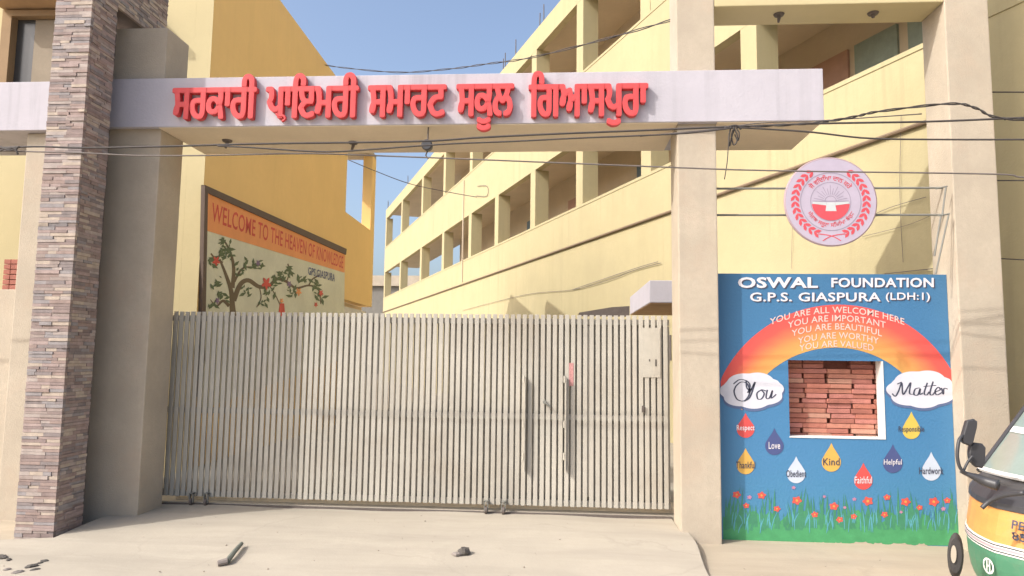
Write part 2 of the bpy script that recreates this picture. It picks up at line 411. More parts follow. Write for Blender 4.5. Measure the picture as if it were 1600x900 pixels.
# ------------------------------------------------------------------ mural wall
MY = 6.98; MX0, MX1, MZ0, MZ1 = 1.50, 3.687, -.15, 2.43
wx0, wx1, wz0, wz1 = 2.185, 3.055, .872, 1.594
mw = empty('mural_wall', (2.6, MY, 0), 0, 'low wall painted blue with rainbow mural, droplets and a window full of bricks', 'wall')
minv = (-2.6, -MY, 0)
def mp_(o): o.location = minv; return o
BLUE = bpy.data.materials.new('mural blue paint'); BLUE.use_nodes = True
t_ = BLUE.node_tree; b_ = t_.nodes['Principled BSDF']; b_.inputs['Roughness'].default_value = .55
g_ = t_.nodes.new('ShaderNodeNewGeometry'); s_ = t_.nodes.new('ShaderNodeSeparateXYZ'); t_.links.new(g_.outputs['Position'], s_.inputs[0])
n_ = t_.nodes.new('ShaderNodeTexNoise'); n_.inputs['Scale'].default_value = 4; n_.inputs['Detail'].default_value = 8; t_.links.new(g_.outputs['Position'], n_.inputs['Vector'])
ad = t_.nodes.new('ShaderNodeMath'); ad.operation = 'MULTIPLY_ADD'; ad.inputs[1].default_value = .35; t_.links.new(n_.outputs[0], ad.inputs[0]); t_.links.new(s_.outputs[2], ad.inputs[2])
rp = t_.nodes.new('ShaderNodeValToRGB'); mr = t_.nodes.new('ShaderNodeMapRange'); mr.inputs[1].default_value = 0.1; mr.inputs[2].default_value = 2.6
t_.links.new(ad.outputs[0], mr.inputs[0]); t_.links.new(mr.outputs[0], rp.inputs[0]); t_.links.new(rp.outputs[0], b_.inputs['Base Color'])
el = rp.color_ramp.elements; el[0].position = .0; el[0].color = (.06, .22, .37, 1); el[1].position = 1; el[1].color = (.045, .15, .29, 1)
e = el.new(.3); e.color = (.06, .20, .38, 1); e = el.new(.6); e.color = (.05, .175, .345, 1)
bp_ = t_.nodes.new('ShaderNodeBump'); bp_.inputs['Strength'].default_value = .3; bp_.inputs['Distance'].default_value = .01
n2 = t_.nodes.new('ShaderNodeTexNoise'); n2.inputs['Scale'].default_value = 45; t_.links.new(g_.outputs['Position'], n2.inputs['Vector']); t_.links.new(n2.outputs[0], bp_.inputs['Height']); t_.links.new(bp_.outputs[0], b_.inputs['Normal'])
TH = .13
wb = MB()
for a, b in (((MX0, wz1), (MX1, MZ1)), ((MX0, MZ0), (MX1, wz0)), ((MX0, wz0), (wx0, wz1)), ((wx1, wz0), (MX1, wz1))):
    wb.box((a[0], MY, a[1]), (b[0], MY+TH, b[1]))
# one clean front: built as ring so no seams are needed
wb = MB()
def ringwall(mb, y0, y1):
    o_ = [(MX0, MZ0), (MX1, MZ0), (MX1, MZ1), (MX0, MZ1)]; i_ = [(wx0, wz0), (wx1, wz0), (wx1, wz1), (wx0, wz1)]
    for k in range(4):
        j = (k+1) % 4
        mb.quad((o_[k][0], y0, o_[k][1]), (o_[j][0], y0, o_[j][1]), (i_[j][0], y0, i_[j][1]), (i_[k][0], y0, i_[k][1]))
        mb.quad((o_[k][0], y1, o_[k][1]), (i_[k][0], y1, i_[k][1]), (i_[j][0], y1, i_[j][1]), (o_[j][0], y1, o_[j][1]))
        mb.quad((o_[k][0], y0, o_[k][1]), (o_[k][0], y1, o_[k][1]), (o_[j][0], y1, o_[j][1]), (o_[j][0], y0, o_[j][1]), mi=2)
        mb.quad((i_[k][0], y0, i_[k][1]), (i_[j][0], y0, i_[j][1]), (i_[j][0], y1, i_[j][1]), (i_[k][0], y1, i_[k][1]), mi=1)
ringwall(wb, MY, MY+TH)
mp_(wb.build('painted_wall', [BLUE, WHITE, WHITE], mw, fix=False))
mp_(MB().box((wx0-.004, MY-.006, wz0-.012), (wx1+.012, MY-.0005, wz0+.0)).box((wx1, MY-.006, wz0+.001), (wx1+.012, MY-.0005, wz1)).build('window_trim', WHITE, mw))

LAY = [0]
def W(px, py, lay=1): q = at(px, py, Y=MY-.0016*lay); return q
def flat(name, poly, m, lay, parent=mw, pxpoly=True):
    mb = MB(); mb.quad(*[W(x, y, lay) for x, y in poly]); o = mb.build(name, m, parent, fix=False)
    o.location = minv if parent is mw else (0, 0, 0); return o
# rainbow
RB = bpy.data.materials.new('rainbow paint'); RB.use_nodes = True; t_ = RB.node_tree; b_ = t_.nodes['Principled BSDF']; b_.inputs['Roughness'].default_value = .6
uvn = t_.nodes.new('ShaderNodeAttribute'); uvn.attribute_name = 'band'; rp = t_.nodes.new('ShaderNodeValToRGB')
nz = t_.nodes.new('ShaderNodeTexNoise'); nz.inputs['Scale'].default_value = 14; mm = t_.nodes.new('ShaderNodeMath'); mm.operation = 'MULTIPLY_ADD'; mm.inputs[1].default_value = .12; 
t_.links.new(nz.outputs[0], mm.inputs[0]); t_.links.new(uvn.outputs['Fac'], mm.inputs[2])
t_.links.new(mm.outputs[0], rp.inputs[0]); t_.links.new(rp.outputs[0], b_.inputs['Base Color'])
el = rp.color_ramp.elements; el[0].position = .08; el[0].color = (.62, .33, .09, 1); el[1].position = 1; el[1].color = (.62, .08, .07, 1)
for p_, c_ in ((.35, (.66, .27, .08)), (.62, (.66, .15, .075)), (.8, (.62, .09, .07))): e = el.new(p_); e.color = (*c_, 1)
mb = MB(); band = []; NS, NR = 64, 10
def rb_pt(a, k):
    co, ro, ci, ri = (1310, 679), 203, (1305, 700), 157
    x = (ci[0]+ri*math.cos(a))*(1-k)+(co[0]+ro*math.cos(a))*k; y = (ci[1]-ri*math.sin(a))*(1-k)+(co[1]-ro*math.sin(a))*k
    return x, y
for i in range(NS+1):
    a = R(22)+(R(158)-R(22))*i/NS
    for k in range(NR+1):
        x, y = rb_pt(a, k/NR); x = max(1126, min(1496, x)); mb.v.append(tuple(W(x, y, 1))); band.append(k/NR)
for i in range(NS):
    for k in range(NR): q = i*(NR+1)+k; mb.f.append((q, q+1, q+NR+2, q+NR+1)); mb.mi.append(0)
o = mp_(mb.build('rainbow', RB, mw, fix=False))
at_ = o.data.attributes.new('band', 'FLOAT', 'POINT')
for i, v in enumerate(band): at_.data[i].value = v
# clouds
CLW = mat('mural cloud white', (.60, .60, .66), .6, .06, 6); CLS = mat('mural cloud shade', (.10, .14, .26), .6, .05, 6)
def cloud(cx, cy, rx, ry, dx=0, x0=1125, x1=1497):
    def poly(g, ox=0, oy=0):
        P = []
        for i in range(72):
            a = 2*math.pi*i/72; s = 1+.10*abs(math.sin(a*3.5+.4))-.03; x = cx+ox+(rx+g)*s*math.cos(a); y = cy+oy-(ry+g)*(s+ (.16 if math.sin(a) > .5 else 0))*math.sin(a)
            P.append((max(x0, min(x1, x)), y))
        return P
    c = flat('painted_cloud', poly(0), CLW, 3); flat('painted_cloud_shadow', poly(1.2, 0, 3), CLS, 2); return c
cloud(1175, 612, 48, 25); cloud(1440, 610, 52, 26)
INK = mat('dark mural ink', (.06, .065, .10), .6, .1, 5); MW_ = mat('white mural lettering', (.66, .63, .66), .6, .05, 5); PINKW = mat('pale pink mural lettering', (.72, .50, .45), .6, .05, 5)
def ribbon(mb, pts, wd, lay, fn=None):
    P = curve_pts([(x, y, 0) for x, y in pts], 5); N_ = len(P); k = len(mb.v)
    for i, p in enumerate(P):
        t = (P[min(i+1, N_-1)]-P[max(i-1, 0)]).normalized(); nx, ny = -t.y, t.x
        ww = wd(i/(N_-1), t) if callable(wd) else wd
        for s in (-1, 1):
            x, y = p.x+nx*ww*s*.5, p.y+ny*ww*s*.5; mb.v.append(tuple((fn or W)(x, y, lay)))
    for i in range(N_-1): mb.f.append((k+2*i, k+2*i+2, k+2*i+3, k+2*i+1)); mb.mi.append(0)
cw = lambda t, d: .9+1.6*abs(d.y)
mb = MB()
for s in ([(1150, 603), (1147, 612), (1152, 624), (1163, 626), (1171, 615), (1168, 600), (1158, 597), (1150, 603)], [(1146, 600), (1156, 593), (1168, 596), (1172, 604), (1168, 614)],
          [(1171, 614), (1178, 600), (1180, 597)], [(1166, 594), (1167, 606), (1173, 609), (1180, 597)],[(1180, 597),(1172, 620), (1163, 627)],
          [(1190, 609), (1183, 614), (1184, 623), (1190, 623), (1194, 615), (1190, 609), (1197, 611)], [(1199, 609), (1197, 621), (1202, 622), (1207, 610), (1205, 622), (1213, 616)]):
    ribbon(mb, s, cw, 4)
mp_(mb.build('painted_you', INK, mw, fix=False))
mb = MB()
for s in ([(1394, 615), (1399, 619), (1404, 611), (1409, 598), (1410, 612), (1412, 616), (1418, 606), (1423, 598), (1421, 614), (1427, 616)], [(1402, 600), (1409, 597)],
          [(1437, 606), (1430, 608), (1428, 616), (1434, 617), (1438, 607), (1437, 616), (1442, 614)], [(1449, 598), (1444, 614), (1448, 617), (1452, 612)], [(1458, 596), (1453, 614), (1457, 617), (1462, 611)],
          [(1443, 604), (1463, 602)], [(1462, 612), (1469, 609), (1466, 605), (1461, 611), (1464, 617), (1472, 613)], [(1471, 606), (1474, 616), (1475, 607), (1481, 608)]):
    ribbon(mb, s, cw, 4)
mp_(mb.build('painted_matter', INK, mw, fix=False))
# lettering
def mtext(body, x0, x1, ycap, ybase, m, lay=3, drop=0, bold=.012, name='painted_line', parent=None, shear=0):
    sg = (ybase-ycap)
    fn = lambda u, v: W(u, v+drop*((2*(u-x0)/(x1-x0)-1)**2), lay)
    par = parent or mw
    o = text_on(name, body, fn, m, par, bold, shear, (x0, ybase, x1, ycap)); o.location = minv if par is mw else (0, 0, 0); return o
for dx, dy, m, l in ((1.8, 1.6, INK, 2), (0, 0, MW_, 3)):
    nm = 'painted_heading' if l == 3 else 'lettering_shadow'
    mtext('OSWAL', 1153+dx, 1278+dx, 433+dy, 450+dy, m, l, bold=.03, name=nm); mtext('FOUNDATION', 1299+dx, 1459+dx, 434+dy, 449+dy, m, l, bold=.025, name=nm)
    mtext('G.P.S. GIASPURA', 1172+dx, 1376+dx, 457+dy, 471+dy, m, l, bold=.018, name=nm); mtext('(LDH:1)', 1384+dx, 1453+dx, 457+dy, 472+dy, m, l, bold=.015, name=nm)
for txt, x0, x1, yb, dr in (('YOU ARE ALL WELCOME HERE', 1203, 1413, 489, 19), ('YOU ARE IMPORTANT', 1231, 1384, 502, 11), ('YOU ARE BEAUTIFUL', 1237, 1378, 515, 11), ('YOU ARE WORTHY', 1247, 1373, 529, 9), ('YOU ARE VALUED', 1249, 1365, 542, 7)):
    mtext(txt, x0, x1, yb-10, yb, PINKW, 3, dr, bold=.008)
# droplets
def drop(cx, ytop, ybot, r, col, word, ink, wd=None):
    h = ybot-ytop; cy = ybot-r; P = []
    for i in range(29):
        a = R(-205+ (230)*i/28) if False else None
    for i in range(25):
        a = R(20)-R(220)*i/24   # right side, under, left side
        P.append((cx+r*math.cos(a), cy-r*math.sin(a)))
    pts = [(cx, ytop), (cx+r*.22, ytop+h*.16), (cx+r*.62, ytop+h*.36)] + P + [(cx-r*.62, ytop+h*.36), (cx-r*.22, ytop+h*.16)]
    d = flat('painted_droplet', pts, mat('mural '+col[0], col[1], .6, .05, 8), 2)
    ww = wd or r*1.7
    o = mtext(word, cx-ww/2, cx+ww/2, cy-6, cy+5, ink, 4, 0, .01, 'droplet_word', d); return d
RD = ('droplet red', (.60, .085, .08)); NV = ('droplet navy', (.07, .09, .22)); YL = ('droplet amber', (.62, .37, .09)); PL = ('droplet pale blue', (.50, .56, .66)); YG = ('droplet yellow', (.60, .45, .09))
drop(1165, 645, 684, 14, RD, 'Respect', MW_, 28); drop(1210, 669, 711, 14.5, NV, 'Love', MW_, 18); drop(1165, 700, 741, 14, YL, 'Thankful', INK, 30)
drop(1244, 713, 755, 14.5, PL, 'Obedient', INK, 31); drop(1299, 692, 737, 15, YL, 'Kind', INK, 26); drop(1349, 723, 765, 14.5, RD, 'Faithful', MW_, 27)
drop(1395, 694, 739, 15.5, NV, 'Helpful', MW_, 28); drop(1424, 643, 686, 14, YG, 'Responsible', INK, 40); drop(1455, 706, 751, 15, PL, 'Hardwork', INK, 38)
# grass band + blades
GR = mat('mural grass green', (.07, .30, .13), .6, .15, 10); GR2 = mat('mural blade green', (.06, .24, .14), .6, .15, 10)
pts = [(1130, 848)] + [(1130, 806)] + [(1130+i*7.3, 806+7*math.sin(i*1.7)+4*math.sin(i*.6)) for i in range(1, 50)] + [(1500, 800), (1502, 853)]
mb = MB(); 
for i in range(1, len(pts)-2):
    x0, y0 = pts[i]; x1, y1 = pts[i+1]; mb.quad(W(x0, 848+.013*(x0-1130), 1), W(x1, 848+.013*(x1-1130), 1), W(x1, y1, 1), W(x0, y0, 1))
mp_(mb.build('painted_grass', GR, mw, fix=False))
for cx, cy, L_ in ((1280, 850.5, 14), (1310, 851, 9), (1345, 850, 16), (1372, 851.5, 10), (1405, 852, 18), (1440, 852.5, 8)):
    P = [(cx+L_*math.cos(a)*(1+.3*math.sin(3*a)), cy-1+2.2*math.sin(a)*(1+.4*math.sin(5*a))) for a in [2*math.pi*i/18 for i in range(18)]]
    flat('peeled_patch', P, PLASTER, 3.2)
mb = MB()
for i in range(240):
    x = random.uniform(1133, 1497); h = random.uniform(18, 58)*(.6 if random.random() < .5 else 1); yb = 815+random.uniform(0, 14); ln = random.uniform(-9, 9)
    k = len(mb.v); w0 = random.uniform(1.2, 2.6); x2 = max(1131, min(1498, x+ln))
    lay = 1.3+.004*i
    mb.v += [tuple(W(x-w0, yb, lay)), tuple(W(x+w0, yb, lay)), tuple(W((x+x2)/2+w0*.6, yb-h*.6, lay)), tuple(W(x2, yb-h, lay)), tuple(W((x+x2)/2-w0*.6, yb-h*.6, lay))]
    mb.f.append((k, k+1, k+2, k+3, k+4)); mb.mi.append(0)
o = mp_(mb.build('painted_grass_blades', GR2, mw, fix=False)); o['kind'] = 'stuff'
mb = MB()
for i in range(70):
    x = random.uniform(1136, 1494); h = random.uniform(12, 34); yb = 826+random.uniform(-10, 8); ln = random.uniform(-6, 9); lay = 2.3+.004*i
    ribbon(mb, [(x, yb), (x+ln*.3, yb-h*.5), (min(1499, x+ln), yb-h)], lambda t, d: .5+2.0*t*(1-t)*2, lay)
o = mp_(mb.build('painted_water_strokes', mat('mural light blue stroke', (.10, .33, .42), .6, .15, 10), mw, fix=False)); o['kind'] = 'stuff'
FL = mat('mural poppy red', (.60, .10, .08), .6, .15, 20); FL2 = mat('mural pink flower', (.42, .20, .38), .6, .15, 20); FO = mat('mural flower heart', (.60, .30, .08), .6, .1, 20)
for x, y, r, m in ((1151, 773, 6, FL), (1166, 790, 4.5, FL), (1190, 774, 6, FL), (1214, 795, 5, FL), (1245, 782, 7, FL), (1273, 804, 5, FL), (1303, 791, 6.5, FL), (1312, 812, 5, FL), (1334, 807, 4.5, FL),
                   (1356, 783, 7.5, FL), (1382, 804, 5, FL), (1386, 777, 5, FL), (1415, 784, 7, FL), (1437, 793, 4.5, FL), (1459, 784, 7.5, FL), (1480, 782, 5, FL), (1474, 795, 3.5, FL2), (1335, 780, 3, FL2), (1240, 762, 3, FL2), (1171, 777, 3.5, FL2), (1288, 776, 2.5, FL2), (1408, 800, 2.5, FL2), (1320, 793, 2.5, FL2)):
    P = [(x+r*(1+.2*math.sin(5*a+x))*math.cos(a), y+r*.85*(1+.2*math.sin(5*a+x))*math.sin(a)) for a in [2*math.pi*i/20 for i in range(20)]]
    f = flat('painted_flower', P, m, 2.6)
    P = [(x+r*.3*math.cos(a), y+r*.3*math.sin(a)) for a in [2*math.pi*i/8 for i in range(8)]]
    flat('flower_heart', P, FO, 3.4, f)
# stacked bricks behind the opening
bst = empty('brick_stack', (2.62, 7.2, 0), 0, 'stack of loose red bricks filling the opening of the mural wall', 'bricks')
bw = (wx1-wx0+.04)/4; z = .84
zz = .70
MB().box((wx0-.1, MY+TH+.15, 0), (wx1+.1, MY+TH+.3, 1.8)).build('backing_bricks', BRICKS[2], bst).location = (-2.62, -7.2, 0)
while zz < 1.57:
    h = .047; off = random.choice([-.02, 0, .015, .025]) if zz < 1.37 else .0
    for c in range(5):
        x0 = wx0-.03+c*bw+off+random.uniform(-.006, .006); x1 = x0+bw-random.choice([.004, .006, .01, .03])
        if x0 > wx1+.05: continue
        top = zz+h > 1.55
        if top and c == 2: continue
        d = random.uniform(-.012, .012)+(.03 if zz > 1.5 else 0)
        o = MB().box((x0, MY+TH+.02+d, zz+.001), (min(x1, wx1+.14), MY+TH+.12+d, zz+h-.003)).build('brick', random.choice(BRICKS), bst, bevel=.004, fix=True)
        o.location = (-2.62, -7.2, 0)
    zz += h+.001

# ------------------------------------------------------------------ round emblem on its pipes
EY = 6.90; ec = at(1296, 316, Y=EY); ER = .425
em = empty('round_emblem_board', (ec.x, EY, ec.z), 0, 'round lilac school emblem board with red wreath above the mural', 'emblem')
LIL = mat('pale lilac board', (.43, .38, .47), .5, .06, 8); EMR = mat('emblem red print', (.58, .08, .10), .5, .08, 20); EMG = mat('emblem grey print', (.30, .27, .34), .5, .08, 20)
P = [(ER*math.cos(2*math.pi*i/72), ER*math.sin(2*math.pi*i/72)) for i in range(72)]
MB().prism(P, lambda u, v, h: (u, -h, v), .03).build('disc', LIL, em, fix=True)
MB().tube([(p[0]*1.0, -.017, p[1]*1.0) for p in P], .014, 6, closed=True).build('rim', mat('emblem rim', (.36, .27, .30), .5), em)
def E2(u, v, l=1): return (u*ER, -.0305-.0012*l, v*ER)
def ring(mb, r0, r1, l, n=64, a0=0, a1=2*math.pi, cx=0, cz=0):
    k = len(mb.v)
    for i in range(n+1):
        a = a0+(a1-a0)*i/n; mb.v += [E2(cx+r0*math.cos(a), cz+r0*math.sin(a), l), E2(cx+r1*math.cos(a), cz+r1*math.sin(a), l)]
    for i in range(n): mb.f.append((k+2*i, k+2*i+1, k+2*i+3, k+2*i+2)); mb.mi.append(0)
mb = MB(); ring(mb, .655, .675, 1); ring(mb, .435, .45, 1); mb.build('ring_line', EMG, em, fix=False)
for side in (-1, 1):   # wreath leaves
    mb = MB()
    for i in range(13):
        a = R(-66)+i*R(10.2)
        for rr, tw in ((.745, .55), (.835, -.55)):
            cx, cz = rr*math.cos(a), rr*math.sin(a); dr = a+math.pi/2-tw
            L_, W_ = .085, .036; k = len(mb.v)
            for q, s in ((-1, 0), (-.3, 1), (.4, .8), (1, 0), (.4, -.8), (-.3, -1)):
                u = cx+L_*q*math.cos(dr)-W_*s*math.sin(dr); v = cz+L_*q*math.sin(dr)+W_*s*math.cos(dr)
                mb.v.append(E2(side*u, v, 1+.05*i+(.3 if tw > 0 else 0)))
            mb.f.append(tuple(range(k, k+6))); mb.mi.append(0)
    mb.build('wreath_branch', EMR, em, fix=False)
mb = MB()   # wreath stems crossing at the bottom
def erib(mb, pts, w_, l):
    P = curve_pts([(x, y, 0) for x, y in pts], 6); k = len(mb.v); n = len(P)
    for i, p in enumerate(P):
        t = (P[min(i+1, n-1)]-P[max(i-1, 0)]).normalized()
        mb.v += [E2(p.x-t.y*w_, p.y+t.x*w_, l), E2(p.x+t.y*w_, p.y-t.x*w_, l)]
    for i in range(n-1): mb.f.append((k+2*i, k+2*i+1, k+2*i+3, k+2*i+2)); mb.mi.append(0)
erib(mb, [(-.30, -.74), (0, -.79), (.20, -.90)], .010, 1); erib(mb, [(.30, -.74), (0, -.79), (-.20, -.90)], .010, 1.4)
mb.build('stems', EMR, em, fix=False)
mb = MB()   # lower red half of the centre
k = len(mb.v); n = 24
for i in range(n+1): a = math.pi*1.03+math.pi*.94*i/n; mb.v.append(E2(.42*math.cos(a), .42*math.sin(a)-.02, 1))
mb.f.append(tuple(range(k, k+n+1))); mb.mi.append(0); mb.build('red_field', EMR, em, fix=False)
mb = MB(); mb.quad(E2(-.12, -.22, 2), E2(.12, -.22, 2), E2(.09, -.02, 2), E2(-.09, -.02, 2)); mb.quad(E2(-.40, -.05, 2.2), E2(-.1, -.09, 2.2), E2(-.1, -.02, 2.2), E2(-.4, .0, 2.2)); mb.quad(E2(.1, -.09, 2.2), E2(.40, -.05, 2.2), E2(.4, .0, 2.2), E2(.1, -.02, 2.2))
mb.build('open_book', mat('emblem pale print', (.50, .53, .54), .5, .05, 20), em, fix=False)
mb = MB()
for i in range(13):
    a = R(12)+R(156)*i/12; c, s = math.cos(a), math.sin(a); r0, r1 = .16, (.38 if i % 2 == 0 else .31)
    mb.quad(E2(r0*c-.006*s, r0*s+.006*c, 1), E2(r0*c+.006*s, r0*s-.006*c, 1), E2(r1*c+.006*s, r1*s-.006*c, 1), E2(r1*c-.006*s, r1*s+.006*c, 1))
ring(mb, .12, .135, 1, 20, 0, math.pi); mb.quad(E2(-.4, 0.005, 1), E2(.4, .005, 1), E2(.4, .018, 1), E2(-.4, .018, 1))
mb.build('sun_rays', EMG, em, fix=False)
def arc_text(body, amid, span, r_in, r_out, flip, name):
    v, f = text_raw(body, 0, .012); xs = [q[0] for q in v]; ys = [q[1] for q in v]; x0, x1, y0, y1 = min(xs), max(xs), min(ys), max(ys)
    mb = MB()
    for q in v:
        s = (q[0]-x0)/(x1-x0)-.5; t = (q[1]-y0)/(y1-y0)
        a = amid-span*s if not flip else amid+span*s; r = r_in+(r_out-r_in)*t if not flip else r_out-(r_out-r_in)*t
        mb.v.append(E2(r*math.cos(a), r*math.sin(a), 1.3))
    mb.f = f; mb.mi = [0]*len(f); mb.build(name, EMR, em, fix=False)
arc_text('ਜੋ ਵਿਦਿਆ ਦਾਨ ਕਰੇ', R(90), R(108), .49, .63, False, 'arc_lettering')
arc_text('ਪੰਜਾਬ ਸਕੂਲ ਸਿੱਖਿਆ ਬੋਰਡ', R(270), R(128), .47, .62, True, 'arc_lettering')
pf = empty('emblem_pipe_frame', (2.6, 6.97, 3.1), 0, 'two thin steel pipes holding the round emblem between pillars', 'frame')
for zz in (3.276, 3.010): MB().tube([(1.498, 6.975, zz), (3.72 if zz > 3.1 else 3.69, 6.975, zz)], .011, 8).build('pipe', STEEL, pf).location = (-2.6, -6.97, -3.1)
def bar(a, b, r=.008):
    MB().tube([a, b], r, 6).build('brace', STEEL, pf).location = (-2.6, -6.97, -3.1)
yy = 6.77
q1 = at(1478, 292, Y=yy); q2 = at(1472, 338, Y=yy); q3 = at(1482, 336, Y=yy); q4 = at(1462, 428, Y=yy); q5 = at(1470, 338, Y=yy)
bar(q1, q2); bar(q3, q4); bar(q5, at(1460, 400, Y=yy)); bar(at(1466, 337, Y=yy), at(1484, 334, Y=yy)); bar(at(1462, 295, Y=yy), at(1480, 291, Y=yy))

# ------------------------------------------------------------------ right school block (long receding facade)
P0 = (2.05, 13.6, 0); RZ = R(113)
sb = empty('school_block', P0, RZ, 'long cream three storey school block with open corridors on the right', 'building')
def fb(name, s0, s1, y0, y1, z0, z1, m=CREAM, bevel=0): return box(name, (s0, y0, z0), (s1, y1, z1), m, sb, bevel)
S0, S1 = -8.2, 35.75
fb('wall', S0, S1, -.2, 0, -.3, 5.30); fb('coping', S0, S1, -.215, .012, 5.30, 5.36)
fb('wall', S0, S1, -.2, 0, 7.05, 8.70); fb('coping', S0, S1, -.215, .012, 8.70, 8.76)
fb('wall', S0, S1, -.2, 0, 10.72, 11.36)
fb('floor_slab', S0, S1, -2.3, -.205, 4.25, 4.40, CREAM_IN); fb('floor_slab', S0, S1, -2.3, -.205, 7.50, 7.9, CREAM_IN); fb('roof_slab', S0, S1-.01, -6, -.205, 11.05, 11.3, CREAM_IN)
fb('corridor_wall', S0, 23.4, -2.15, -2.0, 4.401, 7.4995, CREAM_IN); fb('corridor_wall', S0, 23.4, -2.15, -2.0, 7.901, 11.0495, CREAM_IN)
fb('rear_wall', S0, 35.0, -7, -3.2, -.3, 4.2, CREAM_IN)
for s in (35.7, 29.75, 23.8, 18.95, 14.5, 11.12, 7.62, 4.32, 1.02, -2.30):
    fb('column', s-.40, s, -.42, -.002, 5.362, 7.048)
    if s != -2.3: fb('column', s-.40, s, -.42, -.002, 8.762, 10.718)
fb('column', -6.1, -5.7, -.42, -.002, 5.362, 7.048)
fb('wall', S0, .60, -.2, -.003, 8.762, 10.717); fb('wall', S0, -6.105, -.2, -.003, 5.362, 7.048)
DR1 = mat('red brown door paint', (.42, .26, .20), .6, .1, 5); DR2 = mat('green shutter paint', (.26, .31, .27), .6, .15, 5); DR3 = mat('blue grey door paint', (.13, .19, .24), .6, .1, 5)
for s0, s1, z1, m in ((-2.6, -1.7, 6.9, DR1), (-3.6, -2.75, 6.9, DR2), (-4.9, -3.8, 6.9, DR2), (3.6, 4.7, 6.7, DR3), (8.4, 9.3, 6.7, DR1), (12.3, 13.2, 6.7, DR3), (16, 16.9, 6.7, DR3)):
    fb('door', s0, s1, -1.999, -1.95, 4.41, z1, m)
o = MB().tube([(-6.1, .03, 4.39), (S1, .03, 4.39)], .028, 8).build('drain_pipe', mat('brown drain pipe', (.20, .145, .095), .6), sb)
o = MB().box((15.2, .002, 4.5), (15.26, .05, 8.6)).build('drain_pipe', CREAM_IN, sb)
for a_, b_ in ((6.9, 7.3), (10.5, 10.8), (35.6, 35.65), (28.4, 28.5), (21.5, 21.6), (9.4, 9.5)):
    MB().tube([(a_, -.1, 11.3), (a_+.02, -.1, 12.0)], .016, 6).tube([(b_, -.12, 11.3), (b_-.03, -.12, 11.9)], .016, 6).build('rebar', DKMETAL, sb)
fp = dict(P=P0, N=(math.cos(R(23)), math.sin(R(23)), 0))
OFF = Vector((-math.cos(R(23)), -math.sin(R(23)), 0))
def wire(pts, r=.008, label=None, m=CABLE, Y=None, name='cable', group=None, twist=0):
    P = curve_pts([(at(x, y, Y=(Y[i] if isinstance(Y, list) else Y)) if Y else at(x, y, **fp)+OFF*.03) for i, (x, y) in enumerate(pts)], 8)
    mb = MB()
    if twist:
        for ph in (0, math.pi):
            Q = []
            for i, p in enumerate(P): a = i*.9+ph; Q.append(p+Vector((0, math.cos(a), math.sin(a)))*twist)
            mb.tube(Q, r, 5)
    else: mb.tube(P, r, 6)
    o = mb.build(name, m, smooth=True); return tag(o, label, 'cable', group or 'electric cables')
# wires fixed to the facade belong to the block
def fwire(pts, r=.006):
    M_ = Matrix.Translation(P0) @ Matrix.Rotation(RZ, 4, 'Z'); Mi = M_.inverted()
    P = [Mi @ (at(x, y, **fp)+OFF*.03) for x, y in pts]
    MB().tube(curve_pts(P, 6), r, 5).build('wall_wire', CABLE2, sb)
fwire([(724, 485), (820, 461), (895, 453), (955, 437), (994, 422), (1035, 411)]); fwire([(895, 453), (990, 421), (1030, 409)], .007)
fwire([(747, 291), (762, 291), (762, 306), (745, 306)], .01)
fwire([(1300, 372), (1380, 330), (1450, 308)], .004); fwire([(1350, 370), (1420, 352), (1462, 335)], .003); fwire([(1385, 428), (1460, 420)], .005); fwire([(1411, 180), (1409, 300), (1414, 410)], .003); fwire([(1242, 300), (1239, 420)], .0025)

# porch slab over the block's entrance
a = at(1015, 438, Y=9.5); c = at(1015, 474, Y=9.5)
pc = empty('porch_canopy', (a.x, 9.5, c.z), 0, 'small off white concrete porch canopy between gate top and pillar', 'canopy')
MB().box((0, 0, .01), (2.2, 2.7, a.z-c.z)).build('slab', BEAMW, pc, bevel=.01); MB().box((.01, .01, 0), (2.19, 2.69, .009)).build('underside', mat('brown underside', (.40, .26, .15), .9), pc)
MB().box((1.5, .3, -c.z), (1.8, .6, -.003)).build('post', CREAM, pc)
a = at(905, 490, Y=13.0); b = at(975, 485, Y=13.0)
tag(MB().quad((a.x, 13, a.z-.05), (b.x+.1, 13, a.z-.05), (b.x+.1, 13, b.z+.08), (a.x+.6, 13, b.z+.06), (a.x, 13, a.z+.02)).quad((a.x, 13, a.z+.02), (a.x+.6, 13, b.z+.06), (b.x+.1, 13, b.z+.08), (b.x+.1, 14, b.z+.10), (a.x, 14, a.z+.04)).build('tin_roof', DKMETAL), 'dark sheet metal roof edge just above the gate by the porch', 'roof')

# ------------------------------------------------------------------ left school building
al = R(1.5); LP = Vector((-5.08, 9.5, 0)); LD = Vector((-math.sin(al), math.cos(al), 0)); LN = Vector((math.cos(al), math.sin(al), 0))
lb = empty('yellow_school_building', LP, al, 'orange yellow two storey school building behind the gate on the left', 'building')
Mi = (Matrix.Translation(LP) @ Matrix.Rotation(al, 4, 'Z')).inverted()
def lpt(px, py, off=0): return Mi @ (at(px, py, P=LP, N=LN)+LN*off)
q541 = lpt(541, 300); q586 = lpt(586, 352); YE = q541.y; YG2 = q586.y
ztop = 8.0
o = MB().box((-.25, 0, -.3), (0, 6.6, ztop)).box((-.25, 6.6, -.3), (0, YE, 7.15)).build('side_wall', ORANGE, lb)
o = MB().box((-9, -.004, -.3), (-.253, .2, ztop)).box((-.252, -.004, -.3), (.004, -.0005, ztop)).build('front_wall', CREAM2, lb)
o = MB().box((-9, .3, ztop-.2), (-.26, 6.5, ztop-.01)).build('roof_slab', PLASTER, lb)
zl = lpt(541, 331).z; zb = lpt(541, 468).z
MB().box((-.3, YE+.003, zb), (-.02, YG2, zl)).build('balcony_wall', ORANGE, lb)
